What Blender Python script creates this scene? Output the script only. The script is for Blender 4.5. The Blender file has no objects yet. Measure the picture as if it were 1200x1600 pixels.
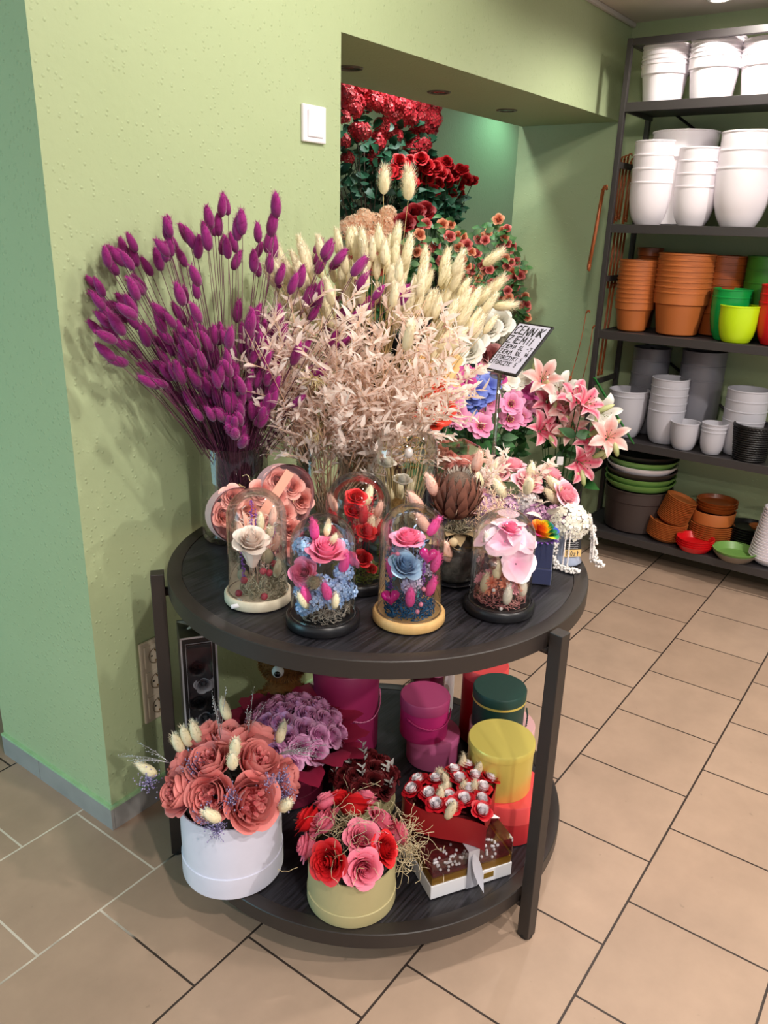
import bpy, bmesh, math, random
from mathutils import Vector, Matrix, Quaternion
PI = math.pi
scn = bpy.context.scene
COL = scn.collection

# ------------------------------------------------------------------ camera
cam_d = bpy.data.cameras.new('camera')
cam_d.sensor_fit = 'VERTICAL'; cam_d.sensor_height = 36.0; cam_d.lens = 1247.5 * 36 / 1600
cam_d.clip_start = 0.02
cam = bpy.data.objects.new('camera', cam_d); COL.objects.link(cam)
cr = Vector((0.59043255, -0.80662861, 0.0271972)); cu = Vector((0.25757823, 0.22026267, 0.94081763)); cf = Vector((0.76488095, 0.54848394, -0.33782022))
m = Matrix((cr, cu, -cf)).transposed().to_4x4(); m.translation = Vector((0, 0, 1.44))
cam.matrix_world = m
scn.camera = cam

# ------------------------------------------------------------------ world, exposure, lights
scn.view_settings.view_transform = 'Standard'; scn.view_settings.look = 'None'
scn.view_settings.gamma = 1.0; scn.view_settings.use_curve_mapping = False
scn.view_settings.exposure = 0.55
scn.cycles.transparent_max_bounces = 32
wd = bpy.data.worlds.new('world'); scn.world = wd; wd.use_nodes = True
wd.node_tree.nodes['Background'].inputs[0].default_value = (0.92, 0.96, 1.0, 1); wd.node_tree.nodes['Background'].inputs[1].default_value = 0.45

def spot(name, loc, target, power, col, angle=110, blend=0.6, size=0.035):
    d = bpy.data.lights.new(name, 'SPOT'); d.energy = power; d.color = col; d.spot_size = math.radians(angle); d.spot_blend = blend; d.shadow_soft_size = size
    o = bpy.data.objects.new(name, d); COL.objects.link(o); o.location = loc
    o.rotation_euler = (Vector(target) - Vector(loc)).to_track_quat('-Z', 'Y').to_euler()
    return o
def area(name, loc, target, power, col, sx, sy):
    d = bpy.data.lights.new(name, 'AREA'); d.shape = 'RECTANGLE'; d.size = sx; d.size_y = sy; d.energy = power; d.color = col
    o = bpy.data.objects.new(name, d); COL.objects.link(o); o.location = loc
    o.rotation_euler = (Vector(target) - Vector(loc)).to_track_quat('-Z', 'Y').to_euler()
    return o
WARM = (1.0, 0.93, 0.85)
spot('ceiling_lamp_light', (1.74, 0.74, 2.25), (1.6, 0.9, 0), 13.5, WARM, 176, 0.15)
spot('ceiling_lamp_light', (3.20, 0.86, 2.25), (3.25, 0.86, 0), 18, WARM, 165, 0.5)
spot('ceiling_lamp_light', (1.12, 0.42, 2.25), (1.1, 0.6, 0), 28, WARM, 176, 0.15)
spot('ceiling_lamp_light', (0.20, -0.45, 2.25), (0.5, -0.1, 0), 60, WARM, 140, 1.0)
spot('ceiling_lamp_light', (2.55, -0.35, 2.25), (2.6, 0.0, 0), 75, WARM, 155, 0.8)
spot('ceiling_lamp_light', (-0.35, -1.7, 2.25), (0.0, -1.0, 0), 110, WARM, 140, 1.0)
spot('ceiling_lamp_light', (1.35, -1.6, 2.25), (1.3, -1.0, 0), 90, WARM, 150, 0.9)
spot('display_light', (4.95, 2.45, 2.24), (4.8, 2.7, 1.2), 6, (0.45, 1.0, 0.85), 150, 0.8, 0.05)
spot('display_light', (3.15, 2.12, 2.24), (3.2, 2.3, 0.8), 20, (0.85, 1.0, 0.94), 150, 0.8, 0.05)  # added light without a fixture, brightens the alcove flowers
area('cool_side_fill', (-1.6, 2.7, 1.1), (0.9, 1.7, 0.1), 27, (0.34, 0.80, 1.0), 1.2, 1.6)  # unseen cool source added to light the pier's left face; no window modelled

# ------------------------------------------------------------------ materials
def lin(h):
    h = h.lstrip('#'); out = []
    for i in (0, 2, 4):
        c = int(h[i:i+2], 16) / 255.0
        out.append(c / 12.92 if c <= 0.04045 else ((c + 0.055) / 1.055) ** 2.4)
    return (*out, 1.0)
MATS = {}
def mat(name, c1, c2=None, rough=0.6, metal=0.0, spec=0.5, sub=0.0, noise=0.0, nscale=20.0, bump=0.0, bscale=200.0, coat=0.0, sheen=0.0, trans=0.0):
    """c1 -> c2 runs along the 'Grad' attribute (petal base to rim); noise varies the colour a little"""
    if name in MATS: return MATS[name]
    M = bpy.data.materials.new(name); M.use_nodes = True; nt = M.node_tree; b = nt.nodes['Principled BSDF']
    b.inputs['Roughness'].default_value = rough; b.inputs['Metallic'].default_value = metal
    b.inputs['Specular IOR Level'].default_value = spec; b.inputs['Coat Weight'].default_value = coat
    b.inputs['Sheen Weight'].default_value = sheen
    if sub: b.inputs['Subsurface Weight'].default_value = sub; b.inputs['Subsurface Radius'].default_value = (0.02, 0.012, 0.008); b.inputs['Subsurface Scale'].default_value = 0.3
    b.inputs['Base Color'].default_value = lin(c1)
    src = None
    if c2:
        a = nt.nodes.new('ShaderNodeAttribute'); a.attribute_name = 'Grad'
        x = nt.nodes.new('ShaderNodeMix'); x.data_type = 'RGBA'
        x.inputs[6].default_value = lin(c1); x.inputs[7].default_value = lin(c2)
        nt.links.new(a.outputs['Fac'], x.inputs[0]); src = x.outputs[2]
    if noise:
        n = nt.nodes.new('ShaderNodeTexNoise'); n.inputs['Scale'].default_value = nscale; n.inputs['Detail'].default_value = 4
        tc = nt.nodes.new('ShaderNodeTexCoord'); nt.links.new(tc.outputs['Object'], n.inputs['Vector'])
        mr = nt.nodes.new('ShaderNodeMapRange'); mr.inputs[1].default_value = 0.3; mr.inputs[2].default_value = 0.7; mr.inputs[3].default_value = 1 - noise; mr.inputs[4].default_value = 1 + noise * 0.6
        nt.links.new(n.outputs['Fac'], mr.inputs[0])
        hs = nt.nodes.new('ShaderNodeHueSaturation'); hs.inputs['Color'].default_value = lin(c1)
        if src: nt.links.new(src, hs.inputs['Color'])
        nt.links.new(mr.outputs[0], hs.inputs['Value']); src = hs.outputs[0]
    if src: nt.links.new(src, b.inputs['Base Color'])
    if bump:
        n = nt.nodes.new('ShaderNodeTexNoise'); n.inputs['Scale'].default_value = bscale; n.inputs['Detail'].default_value = 3
        tc = nt.nodes.new('ShaderNodeTexCoord'); nt.links.new(tc.outputs['Object'], n.inputs['Vector'])
        bp = nt.nodes.new('ShaderNodeBump'); bp.inputs['Strength'].default_value = bump; bp.inputs['Distance'].default_value = 0.002
        nt.links.new(n.outputs['Fac'], bp.inputs['Height']); nt.links.new(bp.outputs[0], b.inputs['Normal'])
    if trans:                                                       # thin dry petals and leaves let light through
        o_ = nt.nodes['Material Output']; tl = nt.nodes.new('ShaderNodeBsdfTranslucent'); mx = nt.nodes.new('ShaderNodeMixShader'); mx.inputs[0].default_value = trans
        tl.inputs[0].default_value = lin(c2 or c1)
        if src: nt.links.new(src, tl.inputs[0])
        nt.links.new(b.outputs[0], mx.inputs[1]); nt.links.new(tl.outputs[0], mx.inputs[2]); nt.links.new(mx.outputs[0], o_.inputs[0])
    MATS[name] = M; return M
def glass_mat(name, tint=(1, 1, 1), k=1.0, base=0.02, rough=0.01):
    if name in MATS: return MATS[name]
    M = bpy.data.materials.new(name); M.use_nodes = True; nt = M.node_tree; nt.nodes.clear()
    o = nt.nodes.new('ShaderNodeOutputMaterial'); t = nt.nodes.new('ShaderNodeBsdfTransparent'); g = nt.nodes.new('ShaderNodeBsdfGlossy'); x = nt.nodes.new('ShaderNodeMixShader')
    t.inputs[0].default_value = (*tint, 1); g.inputs['Roughness'].default_value = rough; g.inputs[0].default_value = (1, 1, 1, 1)
    f = nt.nodes.new('ShaderNodeFresnel'); f.inputs[0].default_value = 1.45
    ma = nt.nodes.new('ShaderNodeMath'); ma.operation = 'MULTIPLY_ADD'; ma.inputs[1].default_value = k; ma.inputs[2].default_value = base; ma.use_clamp = True
    nt.links.new(f.outputs[0], ma.inputs[0]); nt.links.new(ma.outputs[0], x.inputs[0]); nt.links.new(t.outputs[0], x.inputs[1]); nt.links.new(g.outputs[0], x.inputs[2]); nt.links.new(x.outputs[0], o.inputs[0])
    MATS[name] = M; return M

def plaster():
    M = bpy.data.materials.new('green_plaster'); M.use_nodes = True; nt = M.node_tree; b = nt.nodes['Principled BSDF']
    b.inputs['Roughness'].default_value = 0.62; b.inputs['Specular IOR Level'].default_value = 0.3
    g = nt.nodes.new('ShaderNodeNewGeometry')
    n1 = nt.nodes.new('ShaderNodeTexNoise'); n1.inputs['Scale'].default_value = 3.0; n1.inputs['Detail'].default_value = 5
    nt.links.new(g.outputs['Position'], n1.inputs['Vector'])
    r = nt.nodes.new('ShaderNodeMix'); r.data_type = 'RGBA'; r.inputs[6].default_value = lin('#a9b88c'); r.inputs[7].default_value = lin('#b3c198')
    nt.links.new(n1.outputs['Fac'], r.inputs[0]); nt.links.new(r.outputs[2], b.inputs['Base Color'])
    v = nt.nodes.new('ShaderNodeTexVoronoi'); v.inputs['Scale'].default_value = 85.0; nt.links.new(g.outputs['Position'], v.inputs['Vector'])
    # only some cells carry a grain
    cr_ = nt.nodes.new('ShaderNodeSeparateColor'); nt.links.new(v.outputs['Color'], cr_.inputs[0])
    gt = nt.nodes.new('ShaderNodeMath'); gt.operation = 'GREATER_THAN'; gt.inputs[1].default_value = 0.55; nt.links.new(cr_.outputs[0], gt.inputs[0])
    mr = nt.nodes.new('ShaderNodeMapRange'); mr.inputs[1].default_value = 0.0; mr.inputs[2].default_value = 0.34; mr.inputs[3].default_value = 1; mr.inputs[4].default_value = 0; nt.links.new(v.outputs['Distance'], mr.inputs[0])
    mu = nt.nodes.new('ShaderNodeMath'); mu.operation = 'MULTIPLY'; nt.links.new(gt.outputs[0], mu.inputs[0]); nt.links.new(mr.outputs[0], mu.inputs[1])
    n2 = nt.nodes.new('ShaderNodeTexNoise'); n2.inputs['Scale'].default_value = 55.0; n2.inputs['Detail'].default_value = 5; nt.links.new(g.outputs['Position'], n2.inputs['Vector'])
    ad = nt.nodes.new('ShaderNodeMath'); ad.operation = 'MULTIPLY_ADD'; ad.inputs[1].default_value = 0.7; nt.links.new(n2.outputs['Fac'], ad.inputs[0]); nt.links.new(mu.outputs[0], ad.inputs[2])
    bp = nt.nodes.new('ShaderNodeBump'); bp.inputs['Strength'].default_value = 0.55; bp.inputs['Distance'].default_value = 0.003
    nt.links.new(ad.outputs[0], bp.inputs['Height']); nt.links.new(bp.outputs[0], b.inputs['Normal'])
    return M
PLASTER = plaster()

def floor_mat():
    M = bpy.data.materials.new('floor_tiles'); M.use_nodes = True; nt = M.node_tree; b = nt.nodes['Principled BSDF']
    g = nt.nodes.new('ShaderNodeNewGeometry'); mp = nt.nodes.new('ShaderNodeMapping')
    mp.inputs['Location'].default_value = (-0.006 + 0.2985 * 40.5, -0.356 + 0.308 * 39, 0)
    nt.links.new(g.outputs['Position'], mp.inputs['Vector'])
    br = nt.nodes.new('ShaderNodeTexBrick'); br.offset = 0.5; br.offset_frequency = 2; br.squash = 1.0
    br.inputs['Scale'].default_value = 1.0; br.inputs['Mortar Size'].default_value = 0.0026; br.inputs['Mortar Smooth'].default_value = 0.1; br.inputs['Bias'].default_value = 0.0
    br.inputs['Brick Width'].default_value = 0.2985; br.inputs['Row Height'].default_value = 0.308
    br.inputs['Color1'].default_value = lin('#a88e7b'); br.inputs['Color2'].default_value = lin('#b09683'); br.inputs['Mortar'].default_value = lin('#3a2f2a')
    nt.links.new(mp.outputs[0], br.inputs['Vector'])
    # pale cement rubbed into the joints around the pier
    d = nt.nodes.new('ShaderNodeVectorMath'); d.operation = 'DISTANCE'; d.inputs[1].default_value = (0.75, 1.55, 0); nt.links.new(g.outputs['Position'], d.inputs[0])
    n0 = nt.nodes.new('ShaderNodeTexNoise'); n0.inputs['Scale'].default_value = 9.0; nt.links.new(g.outputs['Position'], n0.inputs['Vector'])
    am = nt.nodes.new('ShaderNodeMath'); am.operation = 'MULTIPLY_ADD'; am.inputs[1].default_value = 0.28; nt.links.new(n0.outputs['Fac'], am.inputs[0]); nt.links.new(d.outputs['Value'], am.inputs[2])
    lt = nt.nodes.new('ShaderNodeMapRange'); lt.inputs[1].default_value = 0.42; lt.inputs[2].default_value = 0.50; lt.inputs[3].default_value = 1; lt.inputs[4].default_value = 0; nt.links.new(am.outputs[0], lt.inputs[0])
    mm = nt.nodes.new('ShaderNodeMath'); mm.operation = 'MULTIPLY'; nt.links.new(br.outputs['Fac'], mm.inputs[0]); nt.links.new(lt.outputs[0], mm.inputs[1])
    mx = nt.nodes.new('ShaderNodeMix'); mx.data_type = 'RGBA'; mx.inputs[7].default_value = lin('#d8cbbc'); nt.links.new(br.outputs['Color'], mx.inputs[6]); nt.links.new(mm.outputs[0], mx.inputs[0])
    n1 = nt.nodes.new('ShaderNodeTexNoise'); n1.inputs['Scale'].default_value = 5.0; n1.inputs['Detail'].default_value = 6; n1.inputs['Roughness'].default_value = 0.62; nt.links.new(g.outputs['Position'], n1.inputs['Vector'])
    mr = nt.nodes.new('ShaderNodeMapRange'); mr.inputs[1].default_value = 0.3; mr.inputs[2].default_value = 0.7; mr.inputs[3].default_value = 0.87; mr.inputs[4].default_value = 1.08; nt.links.new(n1.outputs['Fac'], mr.inputs[0])
    hs = nt.nodes.new('ShaderNodeHueSaturation'); nt.links.new(mx.outputs[2], hs.inputs['Color']); nt.links.new(mr.outputs[0], hs.inputs['Value'])
    # small dark scuffs
    n3 = nt.nodes.new('ShaderNodeTexNoise'); n3.inputs['Scale'].default_value = 38.0; n3.inputs['Detail'].default_value = 3; nt.links.new(g.outputs['Position'], n3.inputs['Vector'])
    sp = nt.nodes.new('ShaderNodeMapRange'); sp.inputs[1].default_value = 0.72; sp.inputs[2].default_value = 0.76; sp.inputs[3].default_value = 0; sp.inputs[4].default_value = 0.35; nt.links.new(n3.outputs['Fac'], sp.inputs[0])
    m2 = nt.nodes.new('ShaderNodeMix'); m2.data_type = 'RGBA'; m2.inputs[7].default_value = lin('#6d5f52'); nt.links.new(hs.outputs[0], m2.inputs[6]); nt.links.new(sp.outputs[0], m2.inputs[0])
    nt.links.new(m2.outputs[2], b.inputs['Base Color'])
    b.inputs['Roughness'].default_value = 0.42; b.inputs['Specular IOR Level'].default_value = 0.35
    bp = nt.nodes.new('ShaderNodeBump'); bp.invert = True; bp.inputs['Strength'].default_value = 0.5; bp.inputs['Distance'].default_value = 0.002
    nt.links.new(br.outputs['Fac'], bp.inputs['Height']); nt.links.new(bp.outputs[0], b.inputs['Normal'])
    return M

def wood_black():
    M = bpy.data.materials.new('black_stained_wood'); M.use_nodes = True; nt = M.node_tree; b = nt.nodes['Principled BSDF']
    g = nt.nodes.new('ShaderNodeNewGeometry'); mp = nt.nodes.new('ShaderNodeMapping'); mp.inputs['Rotation'].default_value = (0, 0, 0.95); mp.inputs['Scale'].default_value = (4, 90, 4)
    nt.links.new(g.outputs['Position'], mp.inputs[0])
    n = nt.nodes.new('ShaderNodeTexNoise'); n.inputs['Scale'].default_value = 2.0; n.inputs['Detail'].default_value = 5; n.inputs['Distortion'].default_value = 0.6; nt.links.new(mp.outputs[0], n.inputs['Vector'])
    mx = nt.nodes.new('ShaderNodeMix'); mx.data_type = 'RGBA'; mx.inputs[6].default_value = lin('#0f0e11'); mx.inputs[7].default_value = lin('#2b2930')
    mr = nt.nodes.new('ShaderNodeMapRange'); mr.inputs[1].default_value = 0.38; mr.inputs[2].default_value = 0.66; nt.links.new(n.outputs['Fac'], mr.inputs[0])
    nt.links.new(mr.outputs[0], mx.inputs[0]); nt.links.new(mx.outputs[2], b.inputs['Base Color'])
    b.inputs['Roughness'].default_value = 0.42
    bp = nt.nodes.new('ShaderNodeBump'); bp.inputs['Strength'].default_value = 0.3; bp.inputs['Distance'].default_value = 0.001; nt.links.new(n.outputs['Fac'], bp.inputs['Height']); nt.links.new(bp.outputs[0], b.inputs['Normal'])
    return M
WOODB = wood_black()
def wood_light(name, a, c):
    M = bpy.data.materials.new(name); M.use_nodes = True; nt = M.node_tree; b = nt.nodes['Principled BSDF']
    tc = nt.nodes.new('ShaderNodeTexCoord'); mp = nt.nodes.new('ShaderNodeMapping'); mp.inputs['Scale'].default_value = (8, 120, 60)
    nt.links.new(tc.outputs['Object'], mp.inputs[0])
    n = nt.nodes.new('ShaderNodeTexNoise'); n.inputs['Scale'].default_value = 1.2; n.inputs['Detail'].default_value = 4; nt.links.new(mp.outputs[0], n.inputs['Vector'])
    mx = nt.nodes.new('ShaderNodeMix'); mx.data_type = 'RGBA'; mx.inputs[6].default_value = lin(a); mx.inputs[7].default_value = lin(c); nt.links.new(n.outputs['Fac'], mx.inputs[0]); nt.links.new(mx.outputs[2], b.inputs['Base Color'])
    b.inputs['Roughness'].default_value = 0.5
    return M

METAL = mat('dark_brown_metal', '#2a2422', rough=0.42, spec=0.5, bump=0.05)
SHELFM = mat('shelf_metal', '#353131', rough=0.4)
PANELB = mat('shelf_board', '#2b2729', rough=0.5, noise=0.15, nscale=30)
GLASS = glass_mat('clear_glass', (0.985, 0.985, 0.98), 0.75, 0.004)
PLASTIC = glass_mat('clear_plastic', (0.98, 0.97, 0.97), 0.8, 0.02, 0.04)

# ------------------------------------------------------------------ mesh helpers
class MB:
    def __init__(s): s.v = []; s.f = []; s.g = []
    def vert(s, p, g=0.0): s.v.append(tuple(p)); s.g.append(g); return len(s.v) - 1
    def add(s, vs, fs, g=None):
        o = len(s.v); s.v += [tuple(p) for p in vs]; s.g += (list(g) if g else [0.0] * len(vs)); s.f += [tuple(i + o for i in f) for f in fs]
    def xf(s, M, start=0):
        for i in range(start, len(s.v)): s.v[i] = tuple(M @ Vector(s.v[i]))
    def join(s, o, M=None):
        s.add([M @ Vector(p) for p in o.v] if M else o.v, o.f, o.g)
    def grid(s, P, nu, nv, closed=False, G=None):
        o = len(s.v)
        for j in range(nv):
            for i in range(nu):
                s.vert(P(i, j), G(i, j) if G else 0.0)
        for j in range(nv - 1):
            for i in range(nu if closed else nu - 1):
                a = o + j * nu + i; b = o + j * nu + (i + 1) % nu
                s.f.append((a, b, b + nu, a + nu))
    def lathe(s, prof, n=40, cap0=False, cap1=False, c=(0, 0), grad=None):
        o = len(s.v)
        for k, (r, z) in enumerate(prof):
            for i in range(n):
                a = 2 * PI * i / n; s.vert((c[0] + r * math.cos(a), c[1] + r * math.sin(a), z), grad[k] if grad else 0.0)
        for k in range(len(prof) - 1):
            for i in range(n):
                a = o + k * n + i; b = o + k * n + (i + 1) % n
                s.f.append((a, b, b + n, a + n))
        if cap0: s.f.append(tuple(o + i for i in reversed(range(n))))
        if cap1: s.f.append(tuple(o + (len(prof) - 1) * n + i for i in range(n)))
    def tube(s, pts, r, n=5, cap=True, g0=0.0, g1=0.0):
        pts = [Vector(p) for p in pts]; N = len(pts); o = len(s.v)
        rs = r if isinstance(r, (list, tuple)) else [r] * N
        t0 = (pts[1] - pts[0]).normalized(); ref = Vector((0, 0, 1)) if abs(t0.z) < 0.9 else Vector((1, 0, 0))
        nrm = t0.cross(ref).normalized()
        for k in range(N):
            t = (pts[min(k + 1, N - 1)] - pts[max(k - 1, 0)])
            t = t.normalized() if t.length > 1e-9 else t0
            nrm = (nrm - t * nrm.dot(t)); nrm = nrm.normalized() if nrm.length > 1e-6 else t.orthogonal().normalized()
            bn = t.cross(nrm)
            for i in range(n):
                a = 2 * PI * i / n; s.vert(pts[k] + (nrm * math.cos(a) + bn * math.sin(a)) * rs[k], g0 + (g1 - g0) * k / (N - 1))
        for k in range(N - 1):
            for i in range(n):
                a = o + k * n + i; b = o + k * n + (i + 1) % n
                s.f.append((a, b, b + n, a + n))
        if cap:
            s.f.append(tuple(o + i for i in reversed(range(n)))); s.f.append(tuple(o + (N - 1) * n + i for i in range(n)))
    def box(s, x0, x1, y0, y1, z0, z1):
        s.add([(x0, y0, z0), (x1, y0, z0), (x1, y1, z0), (x0, y1, z0), (x0, y0, z1), (x1, y0, z1), (x1, y1, z1), (x0, y1, z1)],
              [(3, 2, 1, 0), (4, 5, 6, 7), (0, 1, 5, 4), (1, 2, 6, 5), (2, 3, 7, 6), (3, 0, 4, 7)])
    def ball(s, c, r, nu=10, nv=7, sz=1.0, g=0.0):
        o = len(s.v); c = Vector(c)
        s.vert(c + Vector((0, 0, -r * sz)), g)
        for j in range(1, nv):
            th = PI * j / nv
            for i in range(nu):
                a = 2 * PI * i / nu; s.vert(c + Vector((r * math.sin(th) * math.cos(a), r * math.sin(th) * math.sin(a), -r * sz * math.cos(th))), g)
        e = s.vert(c + Vector((0, 0, r * sz)), g)
        for i in range(nu):
            s.f.append((o, o + 1 + (i + 1) % nu, o + 1 + i)); s.f.append((e, e - nu + i, e - nu + (i + 1) % nu))
        for j in range(nv - 2):
            for i in range(nu):
                a = o + 1 + j * nu + i; b = o + 1 + j * nu + (i + 1) % nu; s.f.append((a, b, b + nu, a + nu))
    def leaf(s, base, d, up, L, W, bend=0.25, g0=0.2, g1=1.0, n=4, fold=0.12):
        """a pointed leaf with a mid fold and a bend"""
        base = Vector(base); d = Vector(d).normalized(); up = Vector(up); sd = d.cross(up)
        sd = sd.normalized() if sd.length > 1e-6 else d.orthogonal().normalized(); nn = sd.cross(d)
        o = len(s.v)
        for k in range(n + 1):
            t = k / n; w = W * math.sin(PI * min(1.0, 0.06 + 0.94 * t) ** 0.8) if k < n else 0.0
            c = base + d * (L * t) - nn * (bend * L * t * t); g = g0 + (g1 - g0) * t
            s.vert(c + sd * w * 0.5 + nn * fold * w, g); s.vert(c, g); s.vert(c - sd * w * 0.5 + nn * fold * w, g)
        for k in range(n):
            a = o + 3 * k; s.f.append((a, a + 1, a + 4, a + 3)); s.f.append((a + 1, a + 2, a + 5, a + 4))
    def mesh(s, name, material, smooth=True):
        me = bpy.data.meshes.new(name); me.from_pydata(s.v, [], s.f); me.validate()
        at = me.attributes.new('Grad', 'FLOAT', 'POINT')
        if len(at.data) == len(s.g): at.data.foreach_set('value', s.g)
        if smooth: me.polygons.foreach_set('use_smooth', [True] * len(me.polygons))
        me.materials.append(material); me.update(); return me

def obj(name, data, material=None, parent=None, loc=None, rot=None, smooth=True, bevel=0.0, label=None, kind=None, sharp=None):
    me = data.mesh(name, material, smooth) if isinstance(data, MB) else data
    o = bpy.data.objects.new(name, me); COL.objects.link(o)
    if parent: o.parent = parent
    if loc is not None: o.location = loc
    if rot is not None:
        if isinstance(rot, Quaternion): o.rotation_mode = 'QUATERNION'; o.rotation_quaternion = rot
        else: o.rotation_euler = rot
    if bevel:
        bv = o.modifiers.new('bevel', 'BEVEL'); bv.width = bevel; bv.segments = 2; bv.limit_method = 'ANGLE'
    if sharp:
        try: me.set_sharp_from_angle(angle=math.radians(sharp))
        except Exception: pass
    if label: o['label'] = label
    if kind: o['kind'] = kind
    return o
def tag(o, label, cat, group=None, kind=None):
    o['label'] = label; o['category'] = cat
    if group: o['group'] = group
    if kind: o['kind'] = kind
    return o
def thing(name, label, cat, loc=(0, 0, 0), rot=None, group=None):
    o = bpy.data.objects.new(name, None); COL.objects.link(o); o.location = loc; o.empty_display_size = 0.05
    if rot is not None:
        if isinstance(rot, Quaternion): o.rotation_mode = 'QUATERNION'; o.rotation_quaternion = rot
        else: o.rotation_euler = rot
    return tag(o, label, cat, group)
def struct(name, mb, material, bevel=0.0, smooth=False):
    o = obj(name, mb, material, smooth=smooth, bevel=bevel); o['kind'] = 'structure'; return o
def aim(d, roll=0.0):
    q = Vector((0, 0, 1)).rotation_difference(Vector(d).normalized())
    return q @ Quaternion((0, 0, 1), roll)
def lerp(a, b, t): return a + (b - a) * t
def curve_pts(a, b, bulge, n=6):
    a = Vector(a); b = Vector(b); c = (a + b) / 2 + Vector(bulge)
    return [a * (1 - t) ** 2 + c * 2 * t * (1 - t) + b * t * t for t in [k / (n - 1) for k in range(n)]]

# ------------------------------------------------------------------ flower builders (unit size, facing +Z)
def petal(mb, a, W, r0, r1, z0, z1, curl, nu, nv, spiral=0.06, g0=0.0, g1=1.0, rnd=None, wav=0.0, cup=.45):
    """one petal from the heart (r0, z0) to its rim (r1, z1): swells outward first, then rises, the lip rolls out"""
    j1 = rnd.uniform(-.03, .03) * r1 if rnd else 0; ph = rnd.uniform(0, 6) if rnd else 0; U = 1.0
    def P(i, j):
        u = -1 + 2 * i / (nu - 1); t = j / (nv - 1)
        wf = math.sin(PI * (.16 + .62 * t)) ** .7
        tt = t * (1 - .13 * u * u)
        ang = a + u * W * wf
        c = max(0.0, tt - .6)
        r = r0 + (r1 - r0) * tt ** cup + curl * c * c * 2.6 * r1 + spiral * u * r1 * tt + wav * math.sin(u * 5 + ph) * tt * r1
        z = z0 + (z1 - z0) * tt ** (1.25 if cup < .6 else .9) - curl * c * c * 2.0 * r1 + j1 * tt
        return (r * math.cos(ang), r * math.sin(ang), z)
    mb.grid(P, nu, nv, False, lambda i, j: g0 + (g1 - g0) * j / (nv - 1))
def rose_mb(seed=0, hi=True, openness=1.0):
    rnd = random.Random(seed); mb = MB(); nu, nv = (7, 6) if hi else (4, 4)
    # n, foot, rim radius, rim height, lip roll
    L = [(2, .02, .09, .74, .0), (3, .03, .17, .76, .2), (3, .05, .27, .76, .3), (4, .07, .39, .73, .4), (4, .09, .52, .68, .5), (5, .10, .68, .58, .7), (5, .12, .84, .42, .9)] if hi else \
        [(3, .03, .18, .76, .2), (3, .06, .38, .74, .4), (4, .09, .60, .64, .6), (5, .12, .84, .42, .9)]
    for k, (n, r0, r1, z1, curl) in enumerate(L):
        off = rnd.uniform(0, 6.28)
        for i in range(n):
            petal(mb, off + 2 * PI * i / n + rnd.uniform(-.15, .15), PI / n * 1.42, r0, r1 * openness * rnd.uniform(.95, 1.05), -.35, z1 * rnd.uniform(.95, 1.04), curl, nu, nv, .10, 0.0 + .25 * k / len(L), .62 + .38 * k / len(L), rnd, .012)
    return mb
def peony_mb(seed=0):
    rnd = random.Random(seed); mb = MB()
    for k in range(44):                                             # ruffled heart of small folded petals
        a = rnd.uniform(0, 6.28); r = .46 * math.sqrt(rnd.random()); s = rnd.uniform(.18, .30)
        st = len(mb.v); petal(mb, 0, 1.15, .03, s * .5, 0, s, .5, 6, 4, .1, .0, .75, rnd, .16)
        mb.xf(Matrix.Translation((r * math.cos(a), r * math.sin(a), .22 + .24 * (1 - (r / .46) ** 2) + rnd.uniform(-.08, .04))) @ Matrix.Rotation(a, 4, 'Z') @ Matrix.Rotation(r * 1.0 + rnd.uniform(-.4, .4), 4, 'Y') @ Matrix.Rotation(rnd.uniform(0, 6.28), 4, 'Z'), st)
    for (n, r1, z1, curl) in [(4, .58, .70, -.25), (5, .72, .70, -.2), (5, .86, .58, .0), (5, .98, .36, .35)]:
        off = rnd.uniform(0, 6.28)
        for i in range(n):
            petal(mb, off + 2 * PI * i / n + rnd.uniform(-.15, .15), PI / n * 1.4, .1, r1 * rnd.uniform(.95, 1.05), -.45, z1 * rnd.uniform(.9, 1.08), curl, 8, 7, .09, .1, 1.0, rnd, .02)
    return mb
def openflower_mb(seed=0, n=6, layers=2, cup=.35, wide=1.25):
    rnd = random.Random(seed); mb = MB()
    for l in range(layers):
        off = rnd.uniform(0, 6.28)
        for i in range(n):
            petal(mb, off + 2 * PI * i / n + rnd.uniform(-.1, .1), PI / n * wide, .04, (1.0 - .22 * l) * rnd.uniform(.92, 1.05), -.12 + .05 * l, (cup + .12 * l) * rnd.uniform(.7, 1.2), .2, 5, 5, .05, 0, 1, rnd, .02, .85)
    return mb
def lily_mb(seed=0):
    rnd = random.Random(seed); mb = MB()
    for i in range(6):
        a = 2 * PI * i / 6 + rnd.uniform(-.1, .1); W = .20 if i % 2 else .27
        def P(iu, j):
            u = -1 + iu / 2; t = j / 7
            w = W * math.sin(PI * min(1, .1 + .9 * t) ** .9) ** .8 if j < 7 else 0
            r = .05 + .95 * t ** 1.05; z = -.45 + .75 * math.sin(t * 1.9) - .25 * max(0, t - .6) ** 1.2 * 2
            y = u * w
            return (r * math.cos(a) - y * math.sin(a), r * math.sin(a) + y * math.cos(a), z + .05 * abs(u) * t)
        mb.grid(P, 5, 8, False, lambda iu, j: min(1.0, abs(-1 + iu / 2) * .75 + max(0, j / 7 - .75) * 2))
    return mb
def stamens_mb(seed=0):
    rnd = random.Random(seed); mb = MB()
    for i in range(6):
        a = 2 * PI * i / 6 + .3; p = (.24 * math.cos(a), .24 * math.sin(a), .42)
        mb.tube([(0, 0, -.3), (.08 * math.cos(a), .08 * math.sin(a), .1), p], .012, 4, True, 0, .3); mb.ball(p, .035, 6, 4, 1.0, 1.0)
    return mb
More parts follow.
